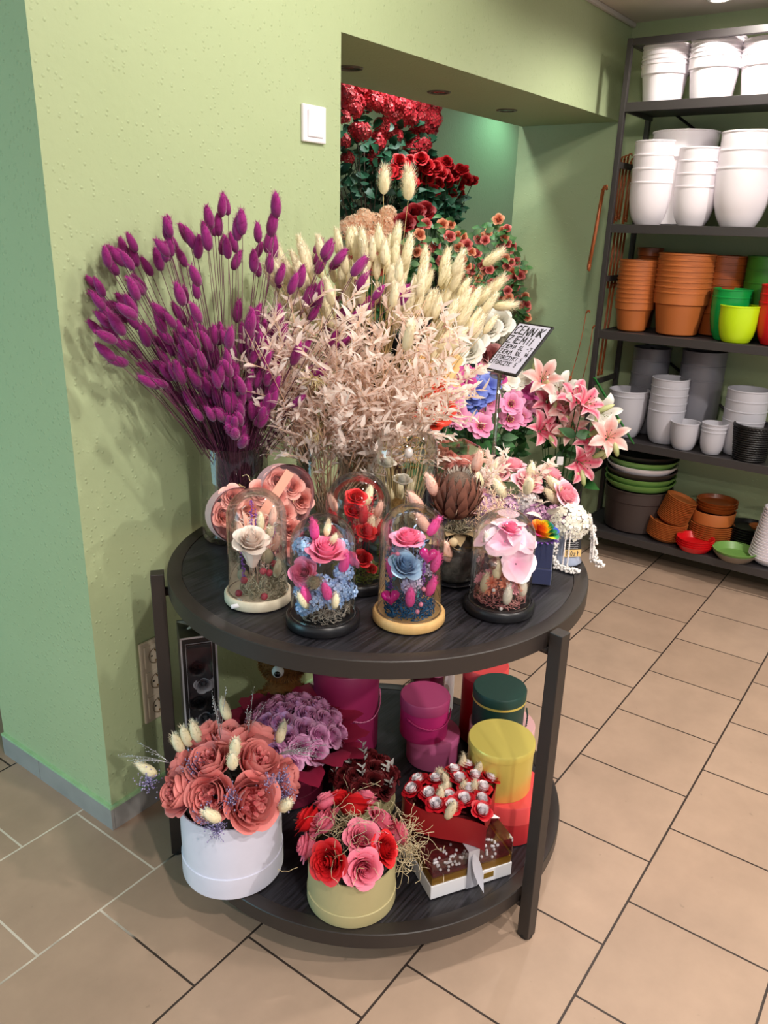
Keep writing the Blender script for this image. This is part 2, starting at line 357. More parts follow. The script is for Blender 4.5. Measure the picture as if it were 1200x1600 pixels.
def tail_mb(seed=0, L=.05, r=.0108, nf=230, fl=.008):
    """fluffy bunny-tail head growing along +Z from the origin"""
    rnd = random.Random(seed); mb = MB()
    prof = [(.0008, 0), (r * .62, L * .07), (r * .95, L * .25), (r, L * .45), (r * .86, L * .68), (r * .55, L * .88), (r * .2, L * .985), (.0004, L)]
    mb.lathe(prof, 9, False, False, (0, 0), [k / 7 for k in range(8)])
    for k in range(nf):
        z = L * rnd.random() ** .9; t = z / L
        rr = r * .9 * math.sin(PI * min(1, .1 + .86 * t)) ** .55; a = rnd.uniform(0, 6.28)
        p = Vector((rr * math.cos(a), rr * math.sin(a), z)); d = Vector((math.cos(a), math.sin(a), rnd.uniform(.9, 2.2))).normalized(); sd = Vector((-math.sin(a), math.cos(a), 0))
        l = fl * rnd.uniform(.6, 1.25); w = .0006
        mb.add([p - sd * w, p + sd * w, p + d * l], [(0, 1, 2)], [t, t, min(1, t + .4)])
    return mb
def spray_mb(seed=0, L=.42, leaves=100, ll=.024, lw=.0075):
    """dried leafy spray (branched stem with narrow leaves) along +Z"""
    rnd = random.Random(seed); st = MB(); lf = MB()
    bx, by = rnd.uniform(-.05, .05), rnd.uniform(-.05, .05)
    def C(t): return Vector((bx * t * t, by * t * t, L * t))
    st.tube([C(k / 6) for k in range(7)], [.0014 * (1 - .6 * k / 6) for k in range(7)], 4)
    nb = 11
    for k in range(nb):
        t0 = .36 + .6 * k / nb; a = rnd.uniform(0, 6.28); bl = L * (.34 - .22 * k / nb) * rnd.uniform(.7, 1.2)
        b0 = C(t0); d = Vector((math.cos(a) * .8, math.sin(a) * .8, .8)).normalized(); b1 = b0 + d * bl + Vector((0, 0, -.12 * bl))
        st.tube([b0, (b0 + b1) / 2 + Vector((0, 0, .02 * bl)), b1], [.0009, .0007, .0005], 3)
        m_ = max(3, leaves // nb)
        for q in range(m_):
            t = .12 + .88 * q / (m_ - 1); p = b0.lerp(b1, t); a2 = rnd.uniform(0, 6.28)
            ld = (d * .7 + Vector((math.cos(a2), math.sin(a2), rnd.uniform(-.3, .8))) * .8).normalized()
            lf.leaf(p, ld, Vector((rnd.uniform(-1, 1), rnd.uniform(-1, 1), 1)), ll * rnd.uniform(.7, 1.25), lw * rnd.uniform(.8, 1.2), rnd.uniform(-.15, .4), .1, 1, 3)
    return st, lf
def florets_mb(seed, n, R, fs, flat=.8):
    """hydrangea-like dome of four-petalled florets"""
    rnd = random.Random(seed); mb = MB()
    for k in range(n):
        z = 1 - 1.5 * (k + .5) / n; a = k * 2.39996; q = math.sqrt(max(0, 1 - z * z)); d = Vector((q * math.cos(a), q * math.sin(a), z))
        d = (d + Vector((rnd.uniform(-.12, .12), rnd.uniform(-.12, .12), rnd.uniform(-.12, .12)))).normalized()
        M = Matrix.Translation(d * R * rnd.uniform(.85, 1.06) * Vector((1, 1, flat)).length / 1.62) @ aim(d, rnd.uniform(0, 6)).to_matrix().to_4x4()
        s = fs * rnd.uniform(.8, 1.2); g = rnd.uniform(0, .25)
        for i in range(4):
            b = 2 * PI * i / 4; c, sn = math.cos(b), math.sin(b)
            vs = [(0, 0, 0), (.55, -.42, .12), (1.0, 0, .16), (.55, .42, .12)]
            mb.add([M @ Vector(((x * c - y * sn) * s, (x * sn + y * c) * s, z_ * s)) for x, y, z_ in vs], [(0, 1, 2, 3)], [g, .5 + g, .75 + g, .5 + g])
    return mb
def moss_mb(seed, R, h, n=170, r=.0009, curl=.012):
    rnd = random.Random(seed); mb = MB()
    for k in range(n):
        a = rnd.uniform(0, 6.28); q = R * math.sqrt(rnd.random()); zz = h * (1 - (q / R) ** 2 * .7) * rnd.random()
        p = Vector((q * math.cos(a), q * math.sin(a), zz)); pts = [p]; d = Vector((rnd.uniform(-1, 1), rnd.uniform(-1, 1), rnd.uniform(-.3, 1)))
        for _ in range(4):
            d = (d + Vector((rnd.uniform(-1, 1), rnd.uniform(-1, 1), rnd.uniform(-.8, .9)))).normalized(); pn = pts[-1] + d * curl * .5
            rr = math.hypot(pn.x, pn.y)
            if rr > R: pn.x *= R / rr; pn.y *= R / rr
            pn.z = max(.001, pn.z); pts.append(pn)
        g = rnd.random(); mb.tube(pts, r, 3, False, g, g)
    return mb
def raffia_mb(seed, n, spread, length, r=.0006):
    rnd = random.Random(seed); mb = MB()
    for k in range(n):
        p = Vector([rnd.gauss(0, spread[i]) for i in range(3)]); d = Vector([rnd.uniform(-1, 1) for _ in range(3)]); pts = [p]
        for _ in range(6):
            d = (d + Vector([rnd.uniform(-.9, .9) for _ in range(3)])).normalized(); pts.append(pts[-1] + d * length / 6)
        g = rnd.random(); mb.tube(pts, r, 3, False, g, g)
    return mb
_cache = {}
def cm(key, fn, material):
    k = (key, material.name)
    if k not in _cache: _cache[k] = fn().mesh(str(key[0]), material)
    return _cache[k]
def scaled(o, s): o.scale = (s, s, s) if not isinstance(s, tuple) else s; return o
def put_flower(name, mesh, parent, p, d, s, roll=0.0, label=None):
    return scaled(obj(name, mesh, None, parent, p, aim(d, roll), label=label), s)

# ================================================================== STRUCTURE
ZC = 2.28
YW, YB = 1.471, 1.96           # front and back face of the thick green wall
XP, XN, XE = 0.928, 1.804, 3.77
b = MB(); b.box(-4, 7, -4, 5, -.05, 0); struct('floor', b, floor_mat())
CEIL = mat('ceiling_paint', '#d0c6ba', rough=0.8, noise=0.05, nscale=3)
b = MB(); b.box(-4, 7, -4, 5, ZC, ZC + .05); struct('ceiling', b, CEIL)
b = MB(); b.box(XP, XN, YW, YB, 0, ZC); struct('wall_left', b, PLASTER)
b = MB(); b.box(XN, XE, YW, YB, 1.90, ZC); struct('wall_lintel', b, PLASTER)
b = MB(); b.box(XE, XE + .3, -4, YB + .015, 0, ZC); struct('wall_right', b, PLASTER)
b = MB(); b.box(XP - .0, 7, 2.75, 2.9, 0, ZC); struct('wall_back', b, PLASTER)
b = MB(); b.box(XP - 4.5, XP, 3.05, 3.2, 0, ZC); struct('wall_far', b, PLASTER)
BASEM = mat('grey_skirting_tile', '#9d9a98', rough=0.45, noise=0.1, nscale=14)
EDGEM = mat('pale_green_paint', '#a6cb9c', rough=0.6, noise=0.12, nscale=25)
def skirting(name, x0, x1, y0, y1, joints, axis):
    b = MB(); cuts = [x0 if axis == 'x' else y0] + joints + [x1 if axis == 'x' else y1]
    for a, c in zip(cuts[:-1], cuts[1:]):
        if axis == 'x': b.box(a + .0008, c - .0008, y0, y1, 0, .062)
        else: b.box(x0, x1, a + .0008, c - .0008, 0, .062)
    return struct(name, b, BASEM)
skirting('baseboard_left', XP - .008, XP, YW - .008, YB, [1.78], 'y')
skirting('baseboard_front', XP, XN, YW - .008, YW, [1.226, 1.525], 'x')
b = MB(); b.box(XP - .009, XP, YW - .009, YB, .062, .069); struct('trim_1', b, EDGEM)
b = MB(); b.box(XP, XN, YW - .009, YW, .062, .069); struct('trim_2', b, EDGEM)
# cove between wall and ceiling
b = MB(); b.box(XP, XE, YW - .018, YW, ZC - .02, ZC); struct('trim_3', b, mat('cove_white', '#bdb8b0', rough=.7), bevel=.006)

# three recessed lamp rings in the soffit
for k, (px, py) in enumerate([(2.20, 1.76), (2.72, 1.76), (3.24, 1.76)]):
    t = thing('recessed_spotlight', ['recessed soffit spotlight nearest the light switch', 'recessed round spotlight in the middle of the green soffit', 'recessed round spotlight in the green soffit, nearest the pot shelf'][k], 'spotlight', (px, py, 1.90), group='soffit spotlights')
    r = MB(); r.lathe([(.030, -.001), (.031, -.004), (.042, -.004), (.044, 0)], 28); obj('ring', r, mat('dull_nickel', '#6d675c', rough=.4, metal=.6), t)
    r = MB(); r.lathe([(.001, -.0015), (.030, -.0015)], 28); obj('lens', r, mat('unlit_lens', '#4c4a42', rough=.2), t)
# ceiling lamp beside the shelf
t = thing('ceiling_spotlight', 'small lit ceiling spotlight above the shelf of pots', 'spotlight', (3.545, 1.055, ZC))
r = MB(); r.lathe([(.030, -.002), (.032, -.008), (.045, -.008), (.048, 0)], 28); obj('ring', r, mat('lamp_ring_white', '#d9d6d0', rough=.4), t)
LAMPM = bpy.data.materials.new('lit_lamp'); LAMPM.use_nodes = True; LAMPM.node_tree.nodes['Principled BSDF'].inputs['Emission Color'].default_value = (1, .93, .82, 1); LAMPM.node_tree.nodes['Principled BSDF'].inputs['Emission Strength'].default_value = 14
r = MB(); r.lathe([(.001, -.004), (.03, -.004)], 28); obj('lamp', r, LAMPM, t)

# light switch and sockets
WHITEP = mat('switch_white', '#efe9f0', rough=.35)
t = thing('light_switch', 'white rocker light switch on the green wall left of the opening', 'light switch', (1.6905, YW, 1.6755))
b = MB(); b.box(-.044, .044, -.010, 0, -.043, .043); obj('frame', b, WHITEP, t, bevel=.003, smooth=False)
b = MB(); b.box(-.029, .029, -.0145, -.009, -.030, .031); obj('rocker', b, WHITEP, t, bevel=.002, smooth=False, rot=(.045, 0, 0))
SOCK = mat('socket_beige', '#d6c8b4', rough=.4); SOCKD = mat('socket_dark', '#8d7c66', rough=.45); PIN = mat('brass_pin', '#8a6a3a', metal=1, rough=.35); HOLE = mat('dark_hole', '#15110f', rough=.8)
t = thing('triple_wall_socket', 'beige vertical triple wall socket low on the green wall behind the table leg', 'wall socket', (1.083, YW, .357))
b = MB(); b.box(-.041, .041, -.009, 0, -.113, .113); obj('frame', b, SOCK, t, bevel=.005, smooth=False)
for k in (-1, 0, 1):
    z = k * .071
    b = MB(); b.box(-.030, .030, -.0115, -.0085, z - .030, z + .030); s = obj('socket', b, SOCK, t, bevel=.002, smooth=False)
    b = MB(); b.lathe([(.0005, 0), (.019, 0), (.0205, .0045), (.0215, .0045)], 30); obj('cup', b, SOCKD, s, loc=(0, -.0112, z), rot=(PI / 2, 0, 0))
    b = MB(); b.tube([(0, -.0118, z - .016), (0, -.0165, z - .012)], .002, 6); b.tube([(0, -.0118, z + .016), (0, -.0165, z + .012)], .002, 6); obj('earth_clip', b, PIN, s)
    b = MB(); b.tube([(-.0095, -.0113, z), (-.0095, -.0122, z)], .0026, 10); b.tube([(.0095, -.0113, z), (.0095, -.0122, z)], .0026, 10); obj('hole', b, HOLE, s)

# ================================================================== ROUND TABLE
TC = (1.345, .976); TR = .462; TZ = .735; LZ = .12
tb = thing('display_table', 'round black two-tier display table with dark metal rim and legs', 'table', (TC[0], TC[1], 0))
for nm, z in (('tabletop', TZ), ('lower_shelf', LZ)):
    b = MB(); b.lathe([(.0005, z - .018), (TR - .031, z - .018), (TR - .031, z), (.0005, z)], 96); obj(nm, b, WOODB, tb, sharp=40)
    b = MB(); b.lathe([(TR - .030, z - .022), (TR - .030, z + .0012), (TR - .027, z + .0022), (TR - .0015, z + .0022), (TR, z + .0005), (TR, z - .033), (TR - .004, z - .034), (TR - .004, z - .022), (TR - .030, z - .022)], 120); obj('rim', b, METAL, tb, sharp=40)
for a in (-99, 140.5, 20.5):
    a = math.radians(a); R = TR + .020
    b = MB(); b.box(-.014, .014, -.014, .014, .006, .738)
    lg = obj('leg', b, METAL, tb, loc=(R * math.cos(a), R * math.sin(a), 0), rot=(0, 0, a), bevel=.0015, smooth=False)
    b = MB(); b.lathe([(.0005, 0), (.013, 0), (.0145, .003), (.0145, .012)], 16, True); obj('foot', b, mat('rubber_black', '#121112', rough=.7), lg)
    for z in (TZ, LZ):
        b = MB(); b.box(-.075, -.013, -.006, .006, z - .050, z - .034); b.tube([(-.075, 0, z - .042), (-.078, 0, z - .042)], .009, 12); obj('bracket', b, METAL, lg)

# ================================================================== SHELF RACK
XS, XB = 3.42, 3.75; YS = 1.33; YR = -.15
LEV = [.13, .568, 1.035, 1.471, 1.926]
rk = thing('pot_shelf', 'tall dark metal shelving rack full of flower pots against the end wall', 'shelf', (XS, YS, 0))
for z in LEV:
    b = MB(); b.box(.004, XB - XS, YR - YS, -.004, z - .018, z - .002); obj('shelf_board', b, PANELB, rk, smooth=False)
    b = MB(); b.box(-.004, .012, YR - YS, .004, z - .034, z); b.box(0, XB - XS, -.006, .004, z - .034, z); obj('shelf_edge', b, SHELFM, rk, smooth=False, bevel=.001)
b = MB(); b.box(-.004, .02, YR - YS, .006, 2.125, 2.15); b.box(0, XB - XS, -.012, .006, 2.125, 2.15); obj('top_rail', b, SHELFM, rk, smooth=False, bevel=.001)
for x in (0, XB - XS - .03):
    b = MB(); b.box(x - .0055, x + .017, -.004, .016, 0, 2.151); obj('post', b, SHELFM, rk, smooth=False, bevel=.001)
for z in (.36, .80, 1.25, 1.70):
    b = MB(); b.box(.02, XB - XS, .002, .010, z - .012, z + .012); obj('side_bar', b, SHELFM, rk, smooth=False)
b = MB(); b.tube([(XB - XS - .01, -.05, 1.95), (XB - XS - .01, -1.3, 1.1)], .006, 6); b.tube([(XB - XS - .01, -.05, 1.0), (XB - XS - .01, -1.3, .2)], .006, 6); obj('brace', b, SHELFM, rk)

WPOT = mat('white_plastic', '#f1eaf0', rough=.3, spec=.5); TERRA = mat('terracotta_plastic', '#b0622f', rough=.45, noise=.06, nscale=8); TERRAD = mat('brown_glazed_plastic', '#8a431a', rough=.28, noise=.06, nscale=8)
GREYP = mat('pale_grey_plastic', '#b4b2bb', rough=.35); EMER = mat('emerald_plastic', '#0f8a3c', rough=.25); LIME = mat('lime_plastic', '#b9d916', rough=.3); REDP = mat('red_plastic', '#c8141c', rough=.3)
DGREEN = mat('dark_green_plastic', '#2f6a1c', rough=.35); BROWNP = mat('dark_brown_plastic', '#3a2e2b', rough=.5); SGREEN = mat('leaf_green_plastic', '#6f9a4e', rough=.4); BLACKP = mat('black_plastic', '#161416', rough=.4); TAUPE = mat('taupe_plastic', '#77695c', rough=.5); GREYSHADE = mat('shaded_grey_plastic', '#6d6c74', rough=.35)  # last grey: shade put into the colour of the back pots
ORD = ['topmost', 'second from the top', 'third from the top', 'fourth from the top', 'fifth from the top', 'sixth from the top', 'seventh from the top', 'eighth from the top', 'ninth from the top', 'tenth from the top', 'eleventh from the top', 'twelfth from the top', 'thirteenth from the top', 'fourteenth from the top', 'fifteenth from the top', 'sixteenth from the top', 'seventeenth from the top', 'eighteenth from the top', 'nineteenth from the top', 'twentieth from the top']
def ordn(k, n):
    if n == 1: return 'single'
    if k == n - 1: return 'lowest'
    return ORD[k] if k < len(ORD) else 'piece %d from the top' % (k + 1)
def pot_prof(rt, rb, h, style):
    if style == 'rim':      # straight taper with a collar
        return [(.0005, .001), (rb * .9, .001), (rb, .006), (lerp(rb, rt, .68) * .985, h * .70), (rt * .985, h * .72), (rt - .001, h - .0075), (rt + .0022, h - .0065), (rt + .0022, h - .001), (rt - .001, h), (rt - .005, h - .002), (rb * .93, .012), (.0005, .01)]
    if style == 'round':    # tulip pot: belly tapers to a small foot
        return [(.0005, .001), (rb * .95, .001), (rb, .004), (lerp(rb, rt, .45), h * .18), (lerp(rb, rt, .75), h * .38), (lerp(rb, rt, .93), h * .62), (rt - .0005, h - .0065), (rt + .0014, h - .0055), (rt + .0014, h - .001), (rt - .001, h), (rt - .004, h - .001), (lerp(rb, rt, .7) - .004, h * .38), (rb * .9, .012), (.0005, .01)]
    if style == 'plain':
        return [(.0005, .001), (rb * .95, .001), (rb, .004), (rt, h - .003), (rt - .001, h), (rt - .004, h - .001), (rb * .93, .01), (.0005, .008)]
    if style == 'saucer':
        return [(.0005, .001), (rb, .001), (rt - .003, h * .7), (rt, h - .003), (rt + .002, h), (rt - .004, h), (rb, .005), (.0005, .004)]
def stack(name, cat, cx, cy, z0, n, dz, rt, rb, h, style, material, fmt, group, tilt=(0, 0), shrink=0.0, nside=44):
    """n nested pieces, the lowest standing on z0; fmt gets the ordinal"""
    me = None
    for i in range(n):
        if me is None:
            mb = MB(); mb.lathe(pot_prof(rt, rb, h, style), nside); me = mb.mesh(name, material)
            me.set_sharp_from_angle(angle=math.radians(38))
        o = bpy.data.objects.new(name, me); COL.objects.link(o)
        o.location = (cx + tilt[0] * i * dz, cy + tilt[1] * i * dz, z0 + i * dz)
        o.rotation_euler = (Matrix.Rotation(-math.atan(tilt[1]), 3, 'X') @ Matrix.Rotation(math.atan(tilt[0]), 3, 'Y') @ Matrix.Rotation(i * .7, 3, 'Z')).to_euler()
        if shrink: o.scale = (1 - shrink * i,) * 2 + (1,)
        w = ordn(n - 1 - i, n)
        tag(o, fmt.replace('{}', w), cat, group if n > 1 else None)
X1 = 3.535
PW = 'white pots on the top shelf'
stack('flower_pot', 'flower pot', X1, 1.222, LEV[4], 5, .016, .094, .074, .142, 'rim', WPOT, 'white rimmed pot, {} of the leftmost stack of the top shelf', PW)
stack('flower_pot', 'flower pot', X1, 1.032, LEV[4], 5, .016, .098, .077, .152, 'rim', WPOT, 'white rimmed pot, {} of the middle stack of the top shelf', PW)
stack('flower_pot', 'flower pot', X1 + .02, .848, LEV[4], 4, .016, .096, .075, .150, 'rim', WPOT, 'white rimmed pot, {} of the right stack of the top shelf', PW)
stack('flower_pot', 'flower pot', 3.49, .755, LEV[4], 5, .012, .05, .04, .09, 'rim', WPOT, 'small white pot, {} of the cut-off stack of the top shelf', PW)
PT = 'white tulip-shaped pots on the second shelf'
stack('flower_pot', 'flower pot', 3.53, 1.21, LEV[3], 4, .0515, .0925, .058, .165, 'round', WPOT, 'white tulip-shaped pot, {} of the left stack, second shelf', PT)
stack('flower_pot', 'flower pot', 3.53, 1.035, LEV[3], 4, .047, .083, .053, .150, 'round', WPOT, 'white tulip-shaped pot, {} of the narrow middle stack, second shelf', PT)
stack('flower_pot', 'flower pot', 3.53, .855, LEV[3], 3, .0635, .108, .066, .215, 'round', WPOT, 'large white tulip-shaped pot, {} of the wide stack, second shelf', PT)
stack('flower_pot', 'flower pot', 3.53, .648, LEV[3], 2, .05, .085, .055, .15, 'round', WPOT, 'white tulip-shaped pot, {} of the cut-off right stack, second shelf', PT)
stack('flower_pot', 'flower pot', 3.62, 1.10, LEV[3], 2, .03, .143, .118, .325, 'rim', WPOT, 'wide white pot, {} of two standing behind the tulip-shaped stacks', PT) if False else None
mb = MB(); mb.lathe(pot_prof(.13, .105, .36, 'rim'), 48); tag(obj('flower_pot', mb, WPOT, loc=(3.615, 1.13, LEV[3]), sharp=38), 'wide tall white pot standing behind the white tulip-shaped stacks', 'flower pot')
TT = 'terracotta pots on the third shelf'
stack('flower_pot', 'flower pot', 3.53, 1.225, LEV[2], 10, .0185, .083, .060, .130, 'rim', TERRA, 'terracotta pot, {} of the left stack, third shelf', TT)
stack('flower_pot', 'flower pot', 3.55, 1.035, LEV[2], 8, .0215, .113, .083, .180, 'rim', TERRA, 'terracotta pot, {} of the wide stack, third shelf', TT)
stack('flower_pot', 'flower pot', 3.655, .905, LEV[2], 8, .028, .085, .07, .130, 'rim', TERRAD, 'brown pot, {} of the stack behind the terracotta ones', TT)
stack('flower_pot', 'flower pot', 3.68, 1.235, LEV[2], 6, .045, .055, .042, .120, 'rim', TERRAD, 'small brown pot, {} in the back left corner, third shelf', TT)
stack('flower_pot', 'flower pot', 3.53, .828, LEV[2], 2, .028, .076, .048, .175, 'round', EMER, 'emerald green pot, {} of two nested beside the lime pot', 'emerald pots on the third shelf')
stack('flower_pot', 'flower pot', 3.485, .778, LEV[2], 1, .0, .077, .054, .145, 'round', LIME, 'single lime green pot at the front of the third shelf', None)
stack('flower_pot', 'flower pot', 3.655, .735, LEV[2], 3, .05, .085, .062, .230, 'round', DGREEN, 'dark green pot, {} of the stack behind the lime pot', 'dark green pots on the third shelf')
stack('flower_pot', 'flower pot', 3.52, .635, LEV[2], 3, .032, .085, .056, .165, 'round', REDP, 'red pot, {} of the front stack at the photo edge', 'red pots on the third shelf')
stack('flower_pot', 'flower pot', 3.665, .575, LEV[2], 3, .045, .08, .06, .230, 'round', REDP, 'red pot, {} of the back stack at the photo edge', 'red pots on the third shelf')
GG = 'grey pots on the fourth shelf'
stack('flower_pot', 'flower pot', 3.53, 1.195, LEV[1], 2, .022, .087, .056, .190, 'round', GREYP, 'pale grey pot, {} of the left pair, fourth shelf', GG)
stack('flower_pot', 'flower pot', 3.53, 1.02, LEV[1], 5, .034, .079, .056, .150, 'round', GREYP, 'pale grey pot, {} of the tall slim stack, fourth shelf', GG)
stack('flower_pot', 'flower pot', 3.475, .915, LEV[1], 1, 0, .061, .042, .118, 'round', GREYP, 'small single grey pot at the front edge of the fourth shelf', None)
stack('flower_pot', 'flower pot', 3.475, .797, LEV[1], 3, .016, .051, .036, .100, 'round', GREYP, 'small cup-like grey pot, {} of three, front of fourth shelf', GG)
stack('flower_pot', 'flower pot', 3.555, .705, LEV[1], 4, .042, .084, .064, .150, 'round', GREYP, 'pale grey pot, {} of the stack behind the black basket', GG)
stack('flower_pot', 'flower pot', 3.665, 1.16, LEV[1], 4, .056, .082, .062, .22, 'round', GREYSHADE, 'tall dark grey pot, {} of the back left stack', GG)
stack('flower_pot', 'flower pot', 3.66, .93, LEV[1], 3, .06, .093, .075, .28, 'round', GREYSHADE, 'tall dark grey pot, {} of the back middle stack', GG)
# woven black basket
mb = MB(); N = 36
for k in range(15):
    z = .006 + .0095 * k; r = lerp(.060, .076, k / 14)
    mb.tube([(r * math.cos(2 * PI * i / (N * 2)) * (1 + .035 * (-1) ** (i + k)), r * math.sin(2 * PI * i / (N * 2)) * (1 + .035 * (-1) ** (i + k)), z) for i in range(N * 2 + 1)], .0045, 5, False)
bk = thing('woven_basket', 'black woven basket-like pot at the front of the fourth shelf', 'basket', (3.485, .645, LEV[1]))
obj('weave', mb, BLACKP, bk)
mb = MB(); mb.lathe([(.0005, .002), (.058, .002), (.072, .14), (.070, .14), (.056, .006), (.0005, .006)], 36); obj('liner', mb, BLACKP, bk)
mb = MB(); mb.tube([(.077 * math.cos(2 * PI * i / 40), .077 * math.sin(2 * PI * i / 40), .146) for i in range(41)], .006, 6, False); obj('rim', mb, BLACKP, bk)
# bottom shelf
stack('flower_pot', 'flower pot', 3.60, 1.115, LEV[0], 1, 0, .152, .138, .20, 'rim', BROWNP, 'large dark brown pot under the tray pile, bottom shelf', None)
for k, (mm_, lb) in enumerate([(SGREEN, 'lowest green round tray of the pile on the dark brown pot'), (SGREEN, 'second lowest green round tray of the pile on the dark brown pot'), (BROWNP, 'dark brown round tray under the white tray of the pile'), (WPOT, 'white round tray in the pile on the dark brown pot'), (SGREEN, 'upper green round tray above the white one in the pile'), (BLACKP, 'black round tray on top of the pile over the dark brown pot')]):
    mb = MB(); mb.lathe(pot_prof(.158, .135, .034, 'saucer'), 56); tag(obj('plant_tray', mb, mm_, loc=(3.60, 1.115, LEV[0] + .2 + .0265 * k), sharp=38), lb, 'plant tray', 'pile of round trays')
stack('plant_saucer', 'saucer', 3.52, .945, LEV[0], 10, .0078, .083, .066, .018, 'saucer', TERRA, 'terracotta saucer, {} of the stack beside the brown pot', 'terracotta saucers on the bottom shelf', (.05, -.12))
stack('plant_saucer', 'saucer', 3.53, .93, LEV[0] + .082, 15, .0072, .069, .054, .016, 'saucer', TERRA, 'small terracotta saucer, {} of the leaning upper pile', 'terracotta saucers on the bottom shelf', (.10, -.30))
stack('plant_saucer', 'saucer', 3.60, .77, LEV[0], 9, .0095, .095, .078, .02, 'saucer', TERRA, 'wide terracotta saucer, {} of the stack under the bowl', 'terracotta saucers on the bottom shelf', (.03, -.02))
mb = MB(); mb.lathe(pot_prof(.092, .088, .06, 'plain'), 48); tag(obj('planter_bowl', mb, TERRA, loc=(3.603, .768, LEV[0] + .097), sharp=38), 'terracotta bowl on the wide saucer stack of the bottom shelf', 'bowl')
stack('plant_saucer', 'saucer', 3.605, .762, LEV[0] + .158, 3, .012, .086, .076, .022, 'saucer', TERRAD, 'glossy brown saucer, {} of the three on the terracotta bowl', 'brown saucers on the bottom shelf')
stack('plant_saucer', 'saucer', 3.465, .795, LEV[0], 4, .0095, .078, .058, .03, 'saucer', REDP, 'red saucer, {} of four, front of the bottom shelf', 'red saucers on the bottom shelf')
mb = MB(); mb.lathe(pot_prof(.089, .066, .032, 'saucer'), 48); tag(obj('plant_saucer', mb, TAUPE, loc=(3.475, .628, LEV[0]), sharp=38), 'taupe saucer under the green one at the front of the bottom shelf', 'saucer')
mb = MB(); mb.lathe(pot_prof(.091, .066, .03, 'saucer'), 48); tag(obj('plant_saucer', mb, SGREEN, loc=(3.475, .628, LEV[0] + .014), sharp=38), 'leaf green saucer resting in the taupe one on the bottom shelf', 'saucer')
stack('plant_saucer', 'saucer', 3.645, .62, LEV[0], 9, .011, .085, .07, .02, 'saucer', BLACKP, 'black saucer, {} of the stack behind the green saucer', 'black saucers on the bottom shelf')
mb = MB(); mb.lathe(pot_prof(.04, .03, .015, 'saucer'), 36); tag(obj('plant_saucer', mb, TERRA, loc=(3.61, .575, LEV[0] + .108), sharp=38), 'small terracotta saucer lying on the black saucers', 'saucer')
stack('planter_bowl', 'bowl', 3.53, .492, LEV[0], 18, .0125, .092, .062, .034, 'saucer', WPOT, 'white bowl, {} of the tall stack, bottom right', 'white bowls on the bottom shelf', (0, 0), .018)

# plant supports hanging on the side of the rack
rn = random.Random(5)
TSUP = mat('terracotta_support', '#9c5228', rough=.45)
sup = [(3.44, 1.352, 1.46, .30)] * 0
def support(x, y, ztop, L, dx, lab, thin=False):
    t = thing('plant_support', lab, 'plant support', (x, y, ztop), (0, dx, 0), 'terracotta plant supports on the rack side')
    w = .0055 if not thin else .0
    mb = MB()
    if thin: mb.tube(curve_pts((0, 0, 0), (0, 0, -L), (.03, .0, 0), 8), .0022, 6)
    else:
        for s in (-w, w): mb.tube([(s, 0, 0), (s, 0, -L)], .0032, 6)
        for k in range(4): mb.tube([(-w, 0, -L * (.2 + .25 * k)), (w, 0, -L * (.2 + .25 * k))], .0024, 5)
    obj('rod', mb, TSUP, t)
    mb = MB()
    for s in ((-w, w) if not thin else (-.006, .006)): mb.tube([(s, 0, -L + .012), (s * 1.5, 0, -L), (s * 1.2, 0, -L - .016)], .0035, 6)
    mb.tube([(-.009, 0, -L - .0), (.009, 0, -L)], .0035, 6)
    obj('clip', mb, TSUP, t)
    mb = MB(); mb.tube([(0, 0, 0), (0, -.004, .012), (0, -.012, .014), (0, -.016, .006)], .004, 6); obj('hook', mb, TSUP, t)
for k in range(5): support(3.545 + .031 * k, 1.366 - .003 * k, 1.725 + .008 * (k % 3), .235, .03 + .03 * (k % 3), 'terracotta plant support in the upper bunch inside the rack side')
for k in range(4): support(3.455 + .016 * k, 1.392 + .008 * k, 1.60 + .01 * (k % 2), .31, .20, 'terracotta plant support sticking out left of the front post')
for k in range(4): support(3.565 + .032 * k, 1.362 - .003 * k, 1.44, .22, .06, 'terracotta plant support in the middle bunch inside the rack side')
for k in range(2): support(3.585 + .032 * k, 1.362 - .003 * k, 1.21, .38, .06, 'terracotta plant support in the lowest bunch inside the rack side')
support(3.53, 1.44, 1.09, .30, .34, 'thin terracotta rod with a clip end leaning out beside the rack, left one', True)
support(3.50, 1.39, 1.03, .25, .25, 'thin terracotta rod with a clip end leaning out beside the rack, right one', True)
t = thing('plant_stake', 'green plastic plant stake with a white tag leaning on the rack front', 'plant stake', (3.395, 1.312, .833))
dv = Vector((-.005, -.214, -.262)); mb = MB()
mb.tube([(0, 0, 0), dv], .0035, 6); mb.tube([(.004, .008, 0), dv + Vector((.004, .010, .004))], .003, 6); obj('stake', mb, mat('stake_green', '#2f7d3a', rough=.4), t)
p = dv * .5; mb = MB(); mb.box(p.x - .004, p.x + .004, p.y - .014, p.y + .012, p.z - .012, p.z + .012); obj('tag', mb, mat('paper_white', '#e9e6e2', rough=.7), t)

